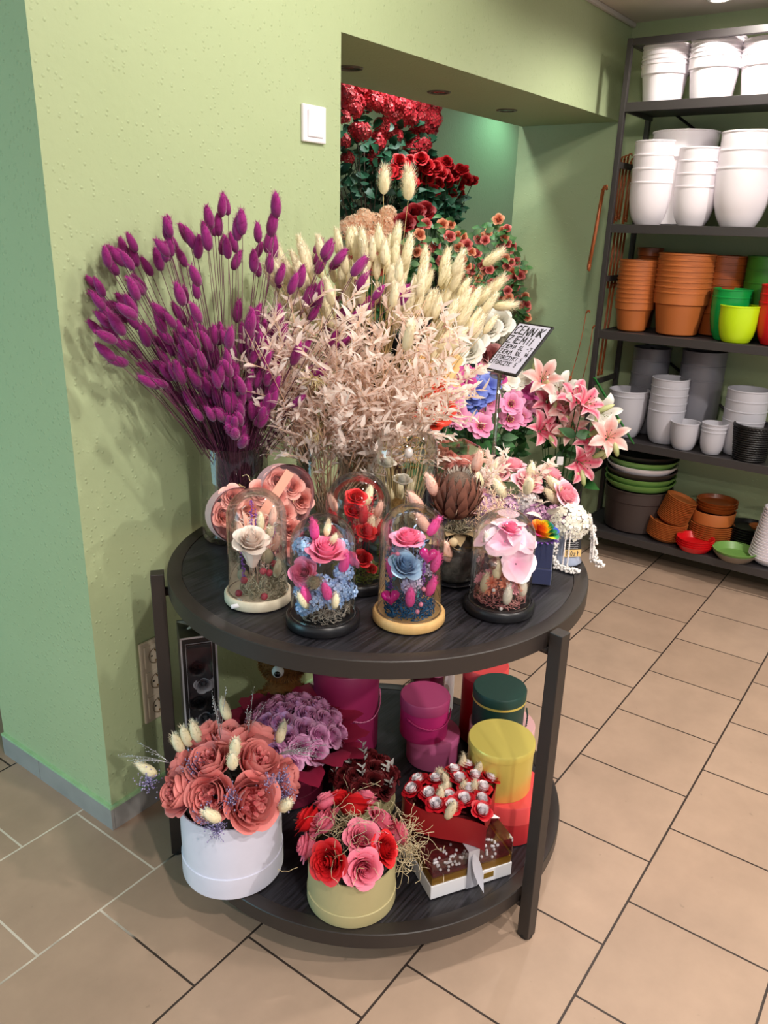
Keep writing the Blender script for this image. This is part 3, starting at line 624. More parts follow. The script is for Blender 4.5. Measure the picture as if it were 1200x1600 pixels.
# ================================================================== FLOWER MATERIALS
MAGT = mat('bunny_tail_magenta', '#6c0a56', '#a5127e', rough=.9, sheen=.3, noise=.15, nscale=60)
MAGS = mat('dyed_stem', '#5a2340', rough=.7)
CRMT = mat('bunny_tail_cream', '#e9dcae', '#f4ead0', rough=.9, sheen=.3)
BEIGET = mat('bunny_tail_beige', '#c9b48f', '#dccbb0', rough=.9)
STRAW = mat('straw_stem', '#b59a66', rough=.7)
BLUSHL = mat('blush_leaf', '#fbe3d6', '#fff6f0', rough=.7, trans=.5)
BLUSHS = mat('blush_stem', '#dcb395', rough=.7)
GREENL = mat('leaf_green', '#1d4a24', '#3c7a3c', rough=.5)
TEALL = mat('leaf_deep_green', '#0f3324', '#24573c', rough=.5)
GSTEM = mat('green_stem', '#2c5527', rough=.6)
BSTEM = mat('brown_stem', '#4b3a30', rough=.7)
BUCKET = mat('black_bucket', '#131314', rough=.35)
TAGM = mat('price_tag_white', '#dedce0', rough=.6); INK = mat('tag_ink', '#3a3a44', rough=.7)
PKROSE = mat('petal_pink', '#f04f8a', '#ff9cc0', rough=.6, sub=.08)
PKSOFT = mat('petal_soft_pink', '#f08da6', '#ffc4d0', rough=.6, sub=.08)
PEACHR = mat('petal_peach', '#f48a7e', '#ffc1b6', rough=.6, sub=.08)
CREAMR = mat('petal_cream', '#f5d9cb', '#fff4ec', rough=.6, sub=.08)
WHITER = mat('petal_white', '#e6dfc8', '#fbf8f0', rough=.6, sub=.08)
REDR = mat('petal_red', '#8c0610', '#d31522', rough=.55, sub=.05)
DEEPR = mat('petal_deep_red', '#5c0610', '#a8131f', rough=.6)
BLUER = mat('petal_blue', '#4d86bd', '#a9cbe6', rough=.6, sub=.06)
BLUEH = mat('floret_blue', '#7aa2d6', '#b9d0f0', rough=.7)
CORALP = mat('petal_coral_peony', '#c0505a', '#ee9490', rough=.65, sub=.05)
SOAPP = mat('petal_soap_pink', '#d9496f', '#f48aa2', rough=.55, sub=.06)
SOAPR = mat('petal_soap_red', '#a8060f', '#e02028', rough=.5, sub=.04)
LILACP = mat('petal_lilac_pink', '#cf6cae', '#f2b6de', rough=.6, sub=.06)
GREYMOSS = mat('moss_grey', '#8f877c', '#bdb4a6', rough=.9); BLUEMOSS = mat('moss_blue', '#0d4470', '#2a78ac', rough=.9)
GREENMOSS = mat('moss_green', '#5c6a2c', '#8d9a4b', rough=.9); PINKMOSS = mat('moss_rose', '#a55c62', '#e4a7a0', rough=.9); BEIGEMOSS = mat('moss_beige', '#8a8168', '#c6bda3', rough=.9)
MAGG = mat('glossy_magenta', '#c8127e', rough=.15, coat=.6); PURPL = mat('lavender_purple', '#6a2f92', '#9a5cc0', rough=.8)
HOTPT = mat('bunny_tail_hot_pink', '#e0368f', '#f768b4', rough=.9); REDT = mat('bunny_tail_red', '#b01f2c', '#d8434c', rough=.9); BLUSHT = mat('bunny_tail_blush', '#e3ab98', '#f3cdbd', rough=.9)
ORANGEF = mat('dried_coral_flower', '#d56a4c', '#f0a185', rough=.7)
GOLDW = mat('gold_wire', '#d8b25a', metal=1, rough=.25)
BASEBLK = mat('base_black', '#17161a', rough=.35)
BASEW1 = wood_light('base_pale_wood', '#cdbfa6', '#e4d9c2'); BASEW2 = wood_light('base_bamboo', '#c79a5f', '#dfb87c')

roses = lambda i, M, hi=True: cm(('rose_bloom', i, hi), lambda: rose_mb(i, hi), M)
tails = lambda i, M, nf=170: cm(('bunny_tail_head', i, nf), lambda: tail_mb(i, nf=nf), M)
def tail_part(parent, p, d, s, i, M, name='bunny_tail'): return put_flower(name, tails(i % 4, M), parent, p, d, s, i)

# ================================================================== VASES OF DRIED GRASSES
longtails = lambda i, M: cm(('long_bunny_tail_head', i), lambda: tail_mb(100 + i, L=.058, r=.0100, nf=260, fl=.010), M)
def glass_vase(x, y, r, h, label):
    t = thing('glass_vase', label, 'vase', (x, y, TZ + .0025), group='clear cylinder vases')
    b = MB(); b.lathe([(.001, .0), (r - .003, 0), (r, .004), (r, h - .002), (r - .0015, h), (r - .003, h - .002), (r - .003, .014), (.001, .012)], 56); obj('glass_body', b, GLASS, t, sharp=50)
    return t
V1 = (1.235, 1.316); V2 = (1.405, 1.185); V3 = (1.545, 1.165)
glass_vase(*V1, .078, .225, 'clear glass cylinder vase holding the magenta grass, against the wall')
glass_vase(*V2, .068, .225, 'clear glass cylinder vase holding the blush leafy sprays')
glass_vase(*V3, .066, .225, 'clear glass vase of the cream bunny tails, behind the big dome')

def grass_stem(base, tip, bulge, headM, stemM, i, s, label, cat, group, headdir=None, rs=.0011, name='cream_bunny_tail', tm=None):
    base = Vector(base); tip = Vector(tip)
    pts = curve_pts(base, tip, bulge, 6); b = MB(); b.tube([p - base for p in pts], [rs] * 4 + [rs * .8] * 2, 3)
    o = obj(name, b, stemM, loc=base); tag(o, label, cat, group)
    d = headdir or (pts[-1] - pts[-2])
    put_flower('flower_head', tm or longtails(i % 5, headM), o, tip - base, d, s, i * 1.3)
    return o
rn = random.Random(11)
H1 = Vector((.89, -.45, 0)).normalized(); N1 = Vector((.45, .89, 0)).normalized()
made = 0; tries = 0
while made < 295 and tries < 8000:
    tries += 1
    # fan of heads: angle from straight up (left negative) and reach from the rim
    w_ = rn.random(); th = (rn.uniform(-.88, -.18) if w_ < .48 else rn.uniform(.12, .86) if w_ < .86 else rn.uniform(-.2, .15)) if made < 172 else rn.uniform(-.55, .5); q = rn.random()
    if made < 172 and w_ >= .86: q = .6 + .4 * q
    lo, hi = .07, (.50 if th > -.25 else .46)
    reach = lerp(lo, hi, q ** .62) if made < 172 else rn.uniform(.02, .27)
    s = reach * math.sin(th); z = .955 + reach * math.cos(th) * (1.0 if th < .3 else .96)
    dp = rn.gauss(0, .055) if made < 172 else rn.uniform(-.085, .02)
    rim = Vector((V1[0], V1[1], .955)) + H1 * (.060 * math.sin(th) * rn.uniform(.2, 1.0)) + N1 * max(-.055, min(.055, dp))
    tip = Vector((V1[0], V1[1], 0)) + H1 * s + N1 * dp * 1.25; tip.z = z
    if tip.y > 1.448: tip.y = 1.448 - .03 * rn.random()
    if tip.x < .955: continue
    if tip.z > 1.40 and rn.random() < .5: continue
    base = Vector((V1[0] + rn.uniform(-.03, .03), V1[1] + rn.uniform(-.03, .03), TZ + .018)) - H1 * s * .07
    d = (tip - rim).normalized() + Vector((rn.uniform(-.35, .35), rn.uniform(-.2, .2), rn.uniform(-.25, .3)))
    if th < -.45 and rn.random() < .3: d += Vector((-.6, 0, -.3))
    grass_stem(base, tip, (rim - (base + tip) / 2) * .9, MAGT, MAGS, made, rn.uniform(.80, 1.08), 'magenta dyed bunny tail grass stem fanning from the left glass vase', 'dried flower', 'magenta bunny tails in the left vase', d, .0011, 'magenta_bunny_tail', tails(made % 5, MAGT))
    made += 1

# cream bunny tails
CR = [(1.66, 1.00, 1.385), (1.615, .985, 1.36), (1.58, 1.02, 1.34)]
rn = random.Random(23)
H3 = Vector((.62, -.78, 0)).normalized(); N3 = Vector((.78, .62, 0)).normalized()
made = 0
while made < 150:
    th = rn.uniform(-.62, .86); reach = lerp(.22, .43 if th < .45 else .40, rn.random() ** .55)
    s = reach * math.sin(th); z = .955 + reach * math.cos(th); dp = rn.gauss(0, .06)
    tip = Vector((V3[0], V3[1], 0)) + H3 * s + N3 * dp; tip.z = z
    if tip.y > 1.43: tip.y = 1.43 - .05 * rn.random()
    if th > .45 and reach > .46 : reach = .46
    rim = Vector((V3[0], V3[1], .955)) + H3 * (.045 * math.sin(th)) + N3 * max(-.05, min(.05, dp))
    base = Vector((V3[0] + rn.uniform(-.03, .03), V3[1] + rn.uniform(-.03, .03), TZ + .018))
    grass_stem(base, tip, (rim - (base + tip) / 2) * .9, CRMT, STRAW, made, rn.uniform(.85, 1.2), 'cream bunny tail grass stem in the dense fan behind the blush sprays', 'dried flower', 'cream bunny tails in the back vase', (tip - rim).normalized() + Vector((rn.uniform(-.15, .15), rn.uniform(-.15, .15), .25)))
    made += 1
def lone_tail(px, lab, d=None, s=1.15):
    base = Vector((V3[0] + .02, V3[1] - .01, TZ + .018)); grass_stem(base, px, (.0, -.0, .04), CRMT, STRAW, 3, s, lab, 'dried flower', None, d, .0009, 'cream_bunny_tail', cm(('fuzzy_bunny_tail_head', 0), lambda: tail_mb(200, .050, .0100, 330, .015), CRMT))
lone_tail((1.560, 1.145, 1.505), 'tall lone cream bunny tail above the fan, left one', Vector((.03, -.02, 1)))
lone_tail((1.600, 1.105, 1.495), 'tall lone cream bunny tail above the fan, right one', Vector((0, 0, 1)), 1.35)
lone_tail((1.785, 1.005, 1.355), 'cream bunny tail leaning right, uppermost of the right fringe', Vector((.35, -.55, .5)))
lone_tail((1.785, .985, 1.285), 'cream bunny tail leaning right over the peach rose bush', Vector((.2, -.45, .6)))
lone_tail((1.825, .99, 1.255), 'cream bunny tail lying almost flat, rightmost of the fan', Vector((.55, -.75, .1)))
lone_tail((1.755, 1.0, 1.262), 'short cream bunny tail on the right fringe, nearest the sprays', Vector((.25, -.4, .6)))

# blush leafy sprays
SPR = [spray_mb(i, .44, 120) for i in range(5)]
SPM = [(a.mesh('stem', BLUSHS), b.mesh('leaves', BLUSHL)) for a, b in SPR]
rn = random.Random(37); H2 = Vector((.61, -.79, 0)).normalized(); N2 = Vector((.79, .61, 0)).normalized()
for k in range(50):
    th = -.40 + 1.20 * ((k * .618) % 1.0); dp = rn.uniform(-.75, .35)
    base = Vector((V2[0] + rn.uniform(-.02, .02), V2[1] + rn.uniform(-.02, .02), TZ + .018)) - H2 * .03 * th
    d = H2 * math.sin(th) + N2 * (math.sin(dp) * .45) + Vector((0, 0, math.cos(th)))
    dd = d.normalized()
    if (base + dd * .5).y > 1.42: dd = (dd - Vector((0, .25, 0))).normalized()
    t = thing('leafy_spray', 'blush pink dried leafy spray fanning from the middle glass vase', 'dried foliage', base, aim(dd, rn.uniform(0, 6)), 'blush sprays in the middle vase')
    s = rn.uniform(.92, 1.42) * (1.0 if th > .0 else .88); t.scale = (s, s, s)
    o1 = obj('stem', SPM[k % 5][0], None, t); o2 = obj('leaves', SPM[k % 5][1], None, t)
for k, (p, L) in enumerate([((1.02, 1.30, 1.36), 0)] * 0): pass
# tall pale plumes leaning left behind the magenta grass, and drooping straw plumes
def plume(base, tip, n, w, label, M, bulge=(0, 0, .05), group=None):
    base = Vector(base); tip = Vector(tip); pts = curve_pts(base, tip, bulge, 9); rp = random.Random(int(tip.x * 999))
    t = thing('grass_plume', label, 'dried flower', base, group=group)
    b = MB(); b.tube([p - base for p in pts], .0015, 4); obj('stem', b, STRAW, t)
    b = MB()
    for k in range(n):
        u = rp.uniform(.42, 1.0); i = min(7, int(u * 8)); p = pts[i].lerp(pts[i + 1], u * 8 - i) - base; d0 = (pts[i + 1] - pts[i]).normalized()
        d = (d0 + Vector((rp.uniform(-1, 1), rp.uniform(-1, 1), rp.uniform(-.8, .4))) * .55).normalized()
        b.leaf(p, d, (rp.uniform(-1, 1), rp.uniform(-1, 1), 1), w * rp.uniform(.6, 1.2), .0022, .3, .2, 1, 3, .0)
    obj('plume', b, M, t); return t
STRAWP = mat('plume_straw', '#c3ac74', '#e2d1a2', rough=.8)
plume((1.43, 1.2, TZ + .018), (1.30, 1.13, 1.13), 260, .05, 'drooping straw grass plume between the magenta and blush bunches', STRAWP, (.06, .02, .16))
plume((1.44, 1.2, TZ + .018), (1.34, 1.16, 1.00), 220, .045, 'low drooping straw plume beside the vase of blush sprays', STRAWP, (.05, .0, .20))
plume((1.42, 1.22, TZ + .018), (1.26, 1.20, 1.26), 260, .045, 'blush grass plume showing through the middle of the magenta fan', BLUSHL, (.02, .04, .02))
plume((1.43, 1.23, TZ + .018), (1.36, 1.30, 1.36), 260, .045, 'blush grass plume rising behind the right of the magenta fan', BLUSHL, (.0, .02, .02))

# ================================================================== GLASS DOMES
def cloche(x, y, r, h, baseM, label, bh=.02, rb=None, globe=False, glass=None):
    rb = rb or r * 1.16
    t = thing('glass_dome', label, 'glass dome', (x, y, TZ + .0025))
    b = MB(); b.lathe([(.0005, 0), (rb - .002, 0), (rb, .003), (rb, bh - .004), (rb - .003, bh), (r + .003, bh), (r + .002, bh - .003), (.0005, bh - .003)], 64); obj('base', b, baseM, t, sharp=40)
    prof = [(r, bh - .002), (r, bh + .01)]
    if globe:
        R = r * 1.13
        for k in range(19):
            a = -.95 + (PI / 2 + .95) * k / 18; prof.append((max(.0004, R * math.cos(a)), h - R + R * math.sin(a)))
        prof = prof[2:]; prof.insert(0, (r * .66, bh - .002))
    else:
        for k in range(15):
            a = PI / 2 * k / 14; prof.append((max(.0004, r * math.cos(a)), h - r * .95 + r * .95 * math.sin(a)))
    b = MB(); b.lathe(prof, 64)
    g = obj('glass_cover', b, glass or GLASS, t)
    b = MB(); rr = prof[0][0]; b.tube([(rr * math.cos(2 * PI * k / 64), rr * math.sin(2 * PI * k / 64), bh + .0005) for k in range(65)], .0014, 6, False); obj('glass_rim', b, GLASS, g)
    return t
CR_ = Vector((.5904, -.8066, 0)); CB_ = Vector((.813, .582, 0))     # along the shop front and away from it
def lp(u, w, z): return CR_ * u + CB_ * w + Vector((0, 0, z))       # local placing inside an arrangement
def berries(parent, pts, r, M, name='berry'):
    for p in pts:
        b = MB(); b.ball((0, 0, 0), r, 9, 6); obj(name, b, M, parent, p)
def florets(parent, p, R, n, fs, M, seed, name='hydrangea'): return obj(name, cm(('hydrangea', seed, n), lambda: florets_mb(seed, n, R, fs), M), None, parent, p)
def spike(parent, p, d, L, M, name='flower_spike', r=.004, seed=0):
    rs = random.Random(seed); b = MB(); d = Vector(d).normalized()
    b.tube([Vector((0, 0, 0)), d * L], .0007, 3)
    for k in range(46):
        t = rs.uniform(.2, 1); a = rs.uniform(0, 6.28); o_ = d.orthogonal().normalized(); q = Quaternion(d, a) @ o_
        b.ball(d * (L * t) + q * r * rs.uniform(.3, 1), r * .42, 5, 4, 1, rs.random())
    return obj(name, b, M, parent, p)
def lump(parent, p, rx, rz, M, name='seed_pod'):
    b = MB(); b.ball((0, 0, 0), rx, 12, 8, rz / rx); return obj(name, b, M, parent, p)
def spiky(parent, p, r, M, name='thistle'):
    rs = random.Random(4); b = MB(); b.ball((0, 0, 0), r * .7, 10, 7)
    for k in range(220):
        z = rs.uniform(-1, 1); a = rs.uniform(0, 6.28); q = math.sqrt(1 - z * z); d = Vector((q * math.cos(a), q * math.sin(a), z)); s_ = d.orthogonal().normalized() * .0008
        b.add([d * r * .6 - s_, d * r * .6 + s_, d * r * rs.uniform(1.0, 1.25)], [(0, 1, 2)], [.2, .2, 1])
    return obj(name, b, M, parent, p)
def wisps(parent, n, r, z0, z1, M, name, seed, up=.8, s=(.7, 1.0)):
    rs = random.Random(seed)
    for k in range(n):
        a = rs.uniform(0, 6.28); q = r * math.sqrt(rs.random()); d = Vector((math.cos(a) * .5, math.sin(a) * .5, up))
        tail_part(parent, Vector((q * math.cos(a), q * math.sin(a), rs.uniform(z0, z1))), d, rs.uniform(*s), k, M, name)
def twigs(parent, n, r, z0, h, M, LM, name, seed):
    rs = random.Random(seed); b = MB()
    for k in range(n):
        a = rs.uniform(0, 6.28); q = r * .5 * rs.random(); p = Vector((q * math.cos(a), q * math.sin(a), z0)); e = Vector((r * rs.uniform(.3, .95) * math.cos(a), r * rs.uniform(.3, .95) * math.sin(a), z0 + h * rs.uniform(.5, 1)))
        b.tube([p, e], .0006, 3)
        for j in range(9):
            t = .35 + .65 * j / 8; a2 = rs.uniform(0, 6.28); b.leaf(p.lerp(e, t), (math.cos(a2), math.sin(a2), .9), (0, 0, 1), .011, .005, .2, rs.random(), 1, 2)
    return obj(name, b, M, parent)

# dome 1: cream rose, pale wooden base
t = cloche(1.021, 1.032, .0575, .228, BASEW1, 'glass dome with cream rose on pale wooden base, leftmost dome')
put_flower('rose', roses(1, CREAMR), t, lp(-.008, -.022, .128), (-.3, -.35, 1), .034)
b = MB()
for k in range(9):
    a = 2 * PI * k / 9; petal(b, a, .5, .2, .95, -1.5, .2, .4, 5, 6, .05, .2, 1, None, 0, .8)
scaled(obj('rose_petals', b, CREAMR, t, lp(-.006, -.020, .118)), .028)
obj('moss', moss_mb(1, .046, .034, 240), BEIGEMOSS, t, lp(.012, -.004, .018))
for k, (u, w, z, l) in enumerate([(-.024, -.008, .03, .085), (-.004, .022, .06, .12), (-.014, .01, .1, .10), (.024, .016, .07, .09)]): spike(t, lp(u, w, z), (-.1 + .08 * k, 0, 1), l, PURPL, 'lavender', .0035, k)
berries(t, [lp(.015, -.03, .072), lp(.026, -.024, .066), (lp(-.022, -.03, .052)), lp(.018, -.042, .024), lp(-.034, -.026, .022), lp(.032, .0, .075)], .0072, mat('berry_rose', '#a83a4c', rough=.6, noise=.3, nscale=200), 'everlasting_flower')
[tail_part(t, lp(u_, w_, z_), lp(du_, .1, 1), .75, k_, M_) for k_, (u_, w_, z_, du_, M_) in enumerate([(.004, .02, .135, 0, CRMT), (.02, .015, .12, .2, CRMT), (.03, .0, .10, .3, BLUSHT), (-.03, .01, .12, -.2, BLUSHT), (.036, -.01, .05, .2, CRMT), (.028, .012, .15, .1, BLUSHT)])]
lump(t, lp(.02, -.01, .095), .013, .016, BEIGEMOSS); lump(t, lp(-.03, .0, .05), .011, .012, BEIGEMOSS)
twigs(t, 22, .048, .03, .16, BLUSHL, BLUSHL, 'dried_twig', 8)
b = MB(); b.box(-.013, .013, -.0005, .0005, -.004, .004); obj('price_sticker', b, TAGM, t, lp(-.03, -.0605, .0125), (-.5, 0, -.48))

# dome 2: pink rose and pale blue hydrangea, black base
t = cloche(1.026, .869, .060, .213, BASEBLK, 'glass dome with pink rose and pale blue hydrangea on a black base')
put_flower('rose', roses(2, PKROSE), t, lp(.006, -.012, .146), (-.2, -.22, 1), .036, label='large pink rose')
put_flower('rose', roses(3, PKROSE), t, lp(-.034, -.014, .105), (-.7, -.3, .45), .026)
put_flower('rose', roses(5, PKROSE), t, lp(.045, .014, .12), (.7, -.1, .4), .022)
obj('moss', moss_mb(2, .046, .045, 330), GREYMOSS, t, lp(.004, -.004, .018))
for k, p in enumerate([(-.034, -.022, .07), (-.03, -.03, .045), (-.036, .0, .15), (.03, -.022, .08), (.038, -.012, .105), (.022, -.036, .062), (-.012, -.036, .06), (.0, -.03, .09), (-.02, .02, .12), (.03, .02, .14), (.045, -.005, .065)]): florets(t, lp(*p), .017, 26, .0085, BLUEH, k % 3)
spiky(t, lp(-.012, -.040, .098), .017, BEIGEMOSS)
for k, (u, w, z, du) in enumerate([(.016, -.040, .062, -.3), (-.022, -.042, .055, -.25), (-.014, .0, .165, -.1), (.036, -.02, .11, .2)]): tail_part(t, lp(u, w, z), lp(du, -.2, 1), .86, k, HOTPT, 'pink_bunny_tail')
tail_part(t, lp(.024, -.046, .05), lp(.1, -.2, 1), .7, 2, CRMT); tail_part(t, lp(-.024, -.046, .05), lp(-.5, -.2, 1), .75, 3, CRMT); wisps(t, 3, .03, .15, .165, CRMT, 'bunny_tail', 4, s=(.5, .7))

# dome 3: blue rose, hearts, bamboo base
t = cloche(1.139, .752, .0595, .229, BASEW2, 'glass dome with blue rose and magenta hearts on a bamboo base')
put_flower('rose', roses(4, PKROSE), t, lp(-.008, -.002, .160), (-.1, -.1, 1), .030)
put_flower('rose', roses(6, BLUER), t, lp(-.012, -.026, .118), (-.25, -.5, .9), .030, label='pale blue rose')
obj('moss', moss_mb(3, .048, .03, 330), BLUEMOSS, t, lp(0, -.002, .018))
def heart_mb(s, th):
    mb = MB(); n = 28
    P = []
    for k in range(n):
        a = 2 * PI * k / n; P.append((16 * math.sin(a) ** 3 / 17, (13 * math.cos(a) - 5 * math.cos(2 * a) - 2 * math.cos(3 * a) - math.cos(4 * a)) / 17))
    rings = [(.02, 1.0), (.55, .86), (.86, .5), (1, 0), (.86, -.5), (.55, -.86), (.02, -1.0)]
    mb.grid(lambda i, j: (P[i][0] * s * rings[j][0], rings[j][1] * th, P[i][1] * s * rings[j][0]), n, len(rings), True); return mb
obj('heart', heart_mb(.019, .010), MAGG, t, lp(.030, -.022, .140), (0, .1, -.9)); obj('heart', heart_mb(.019, .011), MAGG, t, lp(-.036, -.030, .058), (0, -.1, -1.0))
for k, (u, w, z, l) in enumerate([(-.03, -.024, .08, .06), (-.036, -.01, .05, .08), (.014, -.03, .05, .05), (.022, -.03, .06, .07), (.004, -.01, .04, .09)]): spike(t, lp(u, w, z), (-.1 + .05 * k, 0, 1), l, PURPL if k % 2 else mat('spike_teal', '#2a7f8a', '#6ab0b8', rough=.8), 'flower_spike', .004, k)
for k, (u, w, z, du) in enumerate([(.0, -.042, .045, 0), (.032, -.026, .06, .3), (.04, -.018, .105, .25), (.03, .0, .17, .5), (-.03, -.018, .09, -.3)]): tail_part(t, lp(u, w, z), lp(du, -.15, 1), .85, k, HOTPT, 'pink_bunny_tail')
for k, p in enumerate([(-.004, -.034, .083), (.008, -.034, .090), (.0, -.03, .075), (-.018, .02, .13), (.028, .0, .1)]): florets(t, lp(*p), .012, 18, .007, mat('floret_lilac', '#9c8fb8', '#d2c6de', rough=.7), k % 3)
berries(t, [lp(.02, -.042, .05), lp(.014, -.044, .036), lp(.024, -.036, .078), lp(-.034, .0, .13), lp(-.026, -.02, .14), lp(-.04, -.012, .11)], .0045, mat('bead_pink', '#e58aa6', rough=.4), 'berry')
twigs(t, 12, .046, .05, .13, BLUEH, BLUEH, 'dried_twig', 3)

# dome 4: pale pink orchid, black base
t = cloche(1.288, .639, .0595, .205, BASEBLK, 'glass dome with pale pink orchid petals, rightmost of the domes')
ORCH = mat('petal_orchid', '#f7a9cc', '#fbe4ee', rough=.5, sub=.1)
for k, (p, d, s) in enumerate([((-.004, -.02, .150), (-.3, -.5, .6), .036), ((.026, -.008, .148), (.4, -.3, .6), .034), ((.022, -.032, .108), (.2, -.7, .3), .036), ((-.026, .004, .150), (-.6, 0, .6), .034), ((.008, .016, .165), (0, .1, 1), .034)]):
    put_flower('orchid_bloom', cm(('orchid_bloom', k), lambda: openflower_mb(k, 5, 1, .3, 1.55), ORCH), t, lp(*p), lp(*d), s, k)
put_flower('rose', roses(3, PKROSE), t, lp(.008, -.012, .168), (0, -.2, 1), .022)
obj('moss', moss_mb(4, .050, .03, 300), PINKMOSS, t, lp(0, 0, .018))
rs = random.Random(2)
for k in range(16):
    a = rs.uniform(0, 6.28); q = .042 * math.sqrt(rs.random()); put_flower('dried_flower', cm(('dried_flower', k % 3), lambda: openflower_mb(k, 9, 2, .5, .8), ORANGEF if k % 3 else PKSOFT), t, Vector((q * math.cos(a), q * math.sin(a), rs.uniform(.04, .085))), (math.cos(a), math.sin(a), .8), rs.uniform(.011, .015), k)
for k, (u, w, z) in enumerate([(-.036, -.025, .045), (.006, -.046, .03), (-.014, -.03, .075), (.04, -.02, .035), (-.02, .01, .1), (-.03, -.004, .12)]): tail_part(t, lp(u, w, z), lp(-.05 * k + .1, -.1, 1), .85, k, WHITER if k % 2 else CRMT)
lump(t, lp(-.018, -.026, .105), .014, .014, mat('mirror_ball', '#b9a7a0', metal=1, rough=.2, bump=.6, bscale=300), 'mirror_ball')
berries(t, [lp(-.004, -.053, .024), lp(.002, -.05, .055), lp(-.02, -.048, .06)], .0038, mat('pearl', '#f0e6e2', rough=.2, coat=.5), 'pearl')

# dome 5: red roses, black base, behind
t = cloche(1.205, .929, .0655, .238, BASEBLK, 'glass dome with small red roses, behind the front row of domes', rb=.074)
for p, s in (((-.004, -.02, .192), .021), ((-.008, -.028, .166), .019), ((.018, -.042, .128), .020), ((.008, -.048, .072), .022), ((.03, -.035, .045), .012)):
    put_flower('rose', roses(7, SOAPR), t, lp(*p), (-.25, -.45, .9), s)
obj('moss', moss_mb(5, .054, .04, 260), GREENMOSS, t, lp(0, 0, .018))
rs = random.Random(6)
for k in range(24):
    a = rs.uniform(0, 6.28); q = .046 * math.sqrt(rs.random()); tail_part(t, Vector((q * math.cos(a), q * math.sin(a), rs.uniform(.06, .165))), (math.cos(a) * .35, math.sin(a) * .35, 1), rs.uniform(.65, .9), k, [REDT, BLUSHT, REDT, CRMT][k % 4], 'bunny_tail')
twigs(t, 16, .05, .05, .16, REDT, REDT, 'red_twig', 4)
berries(t, [lp(.028 * math.cos(k), .028 * math.sin(k) - .012, .05 + .012 * k) for k in range(7)], .004, mat('gypsophila', '#f0ead8', rough=.7), 'tiny_white_flower')

# dome 6: big globe with white roses, gold wire blossom and dried grasses
t = cloche(1.44, .985, .080, .300, BASEBLK, 'large glass dome with white roses, gold wire blossom and grasses', glass=glass_mat('thick_clear_glass', (.985, .985, .98), 1.5, .02))
for p, s in (((-.036, -.03, .202), .021), ((.0, -.045, .168), .021)): put_flower('rose', cm(('rose_bloom', 8, True), lambda: rose_mb(8), WHITER), t, lp(*p), (-.1, -.2, 1), s)
b = MB()
for k in range(6):
    a = 2 * PI * k / 6; c = lp(.012, -.05, .235)
    b.tube([c + (CR_ * math.cos(a + dq) + Vector((0, 0, 1)) * math.sin(a + dq)) * rr_ for dq, rr_ in ((0, .004), (.35, .02), (.3, .034), (0, .040), (-.3, .034), (-.35, .02), (0, .004))], .0008, 5)
obj('gold_wire_flower', b, GOLDW, t)
lump(t, lp(.012, -.054, .235), .010, .013, mat('pearl', '#f0e6e2'), 'pearl')
b = MB(); rs = random.Random(8)
for k in range(70):
    a = rs.uniform(0, 6.28); e = Vector((.055 * math.cos(a) * rs.uniform(.6, 1.25), .055 * math.sin(a) * rs.uniform(.6, 1.25), rs.uniform(.1, .26))); b.tube(curve_pts((.02 * math.cos(a), .02 * math.sin(a), .02), e, (0, 0, .01), 5), .0009, 3, False, rs.random(), rs.random())
obj('dried_stems', b, STRAWP, t)
wisps(t, 8, .04, .05, .12, CRMT, 'bunny_tail', 14); spiky(t, lp(-.01, -.055, .118), .017, mat('thistle_ochre', '#a8834a', '#d9b877', rough=.9))
florets(t, lp(-.05, -.03, .09), .02, 26, .009, mat('floret_teal', '#6e8e8a', '#d8dcc8', rough=.8), 1); florets(t, lp(.03, -.04, .08), .02, 26, .009, mat('floret_cream', '#d7c8a0', '#f1e8cc', rough=.8), 2)
obj('moss', moss_mb(6, .05, .04, 160), BEIGEMOSS, t, lp(0, 0, .018))

# ================================================================== HEART BOX leaning on the vase
def heart_outline(s, n=64):
    out = []
    for k in range(n):
        a = 2 * PI * k / n; out.append((16 * math.sin(a) ** 3 / 17 * s, (13 * math.cos(a) - 5 * math.cos(2 * a) - 2 * math.cos(3 * a) - math.cos(4 * a)) / 17 * s))
    return out
def heart_wall(mb, s, y0, y1, th=.003, n=64):
    A = heart_outline(s, n); B_ = heart_outline(s - th, n); rings = [(A, y0), (A, y1), (B_, y1), (B_, y0)]
    mb.grid(lambda i, j: (rings[j][0][i][0], rings[j][1], rings[j][0][i][1]), n, 4, True)
def heart_plate(mb, s, y, n=64):
    A = heart_outline(s, n); o = mb.vert((0, y, 0)); f = len(mb.v)
    for x, z in A: mb.vert((x, y, z))
    for k in range(n): mb.f.append((o, f + k, f + (k + 1) % n))
PINKBOX = mat('satin_pink_card', '#e9b9bd', rough=.4)
HB_ROT = (Matrix.Rotation(-.50, 3, 'Z') @ Matrix.Rotation(-.24, 3, 'X') @ Matrix.Rotation(-.33, 3, 'Y')).to_quaternion()
t = thing('heart_gift_box', 'pink heart-shaped box of peach roses, leaning upright', 'gift box', (1.134, 1.122, .862), HB_ROT)
HS = .122
b = MB(); heart_wall(b, HS, -.036, .018); heart_plate(b, HS - .001, .017); obj('box', b, PINKBOX, t, sharp=40)
b = MB(); heart_plate(b, HS - .003, -.034); obj('clear_lid', b, PLASTIC, t)
rs = random.Random(3); pts = []
for k in range(4000):
    x, z = rs.uniform(-1, 1) * HS, rs.uniform(-1, 1) * HS
    A = heart_outline(HS * .82, 40); ins = False; j = len(A) - 1
    for i in range(len(A)):
        if (A[i][1] > z) != (A[j][1] > z) and x < (A[j][0] - A[i][0]) * (z - A[i][1]) / (A[j][1] - A[i][1]) + A[i][0]: ins = not ins
        j = i
    if ins and all((x - p[0]) ** 2 + (z - p[1]) ** 2 > .034 ** 2 for p in pts): pts.append((x, z))
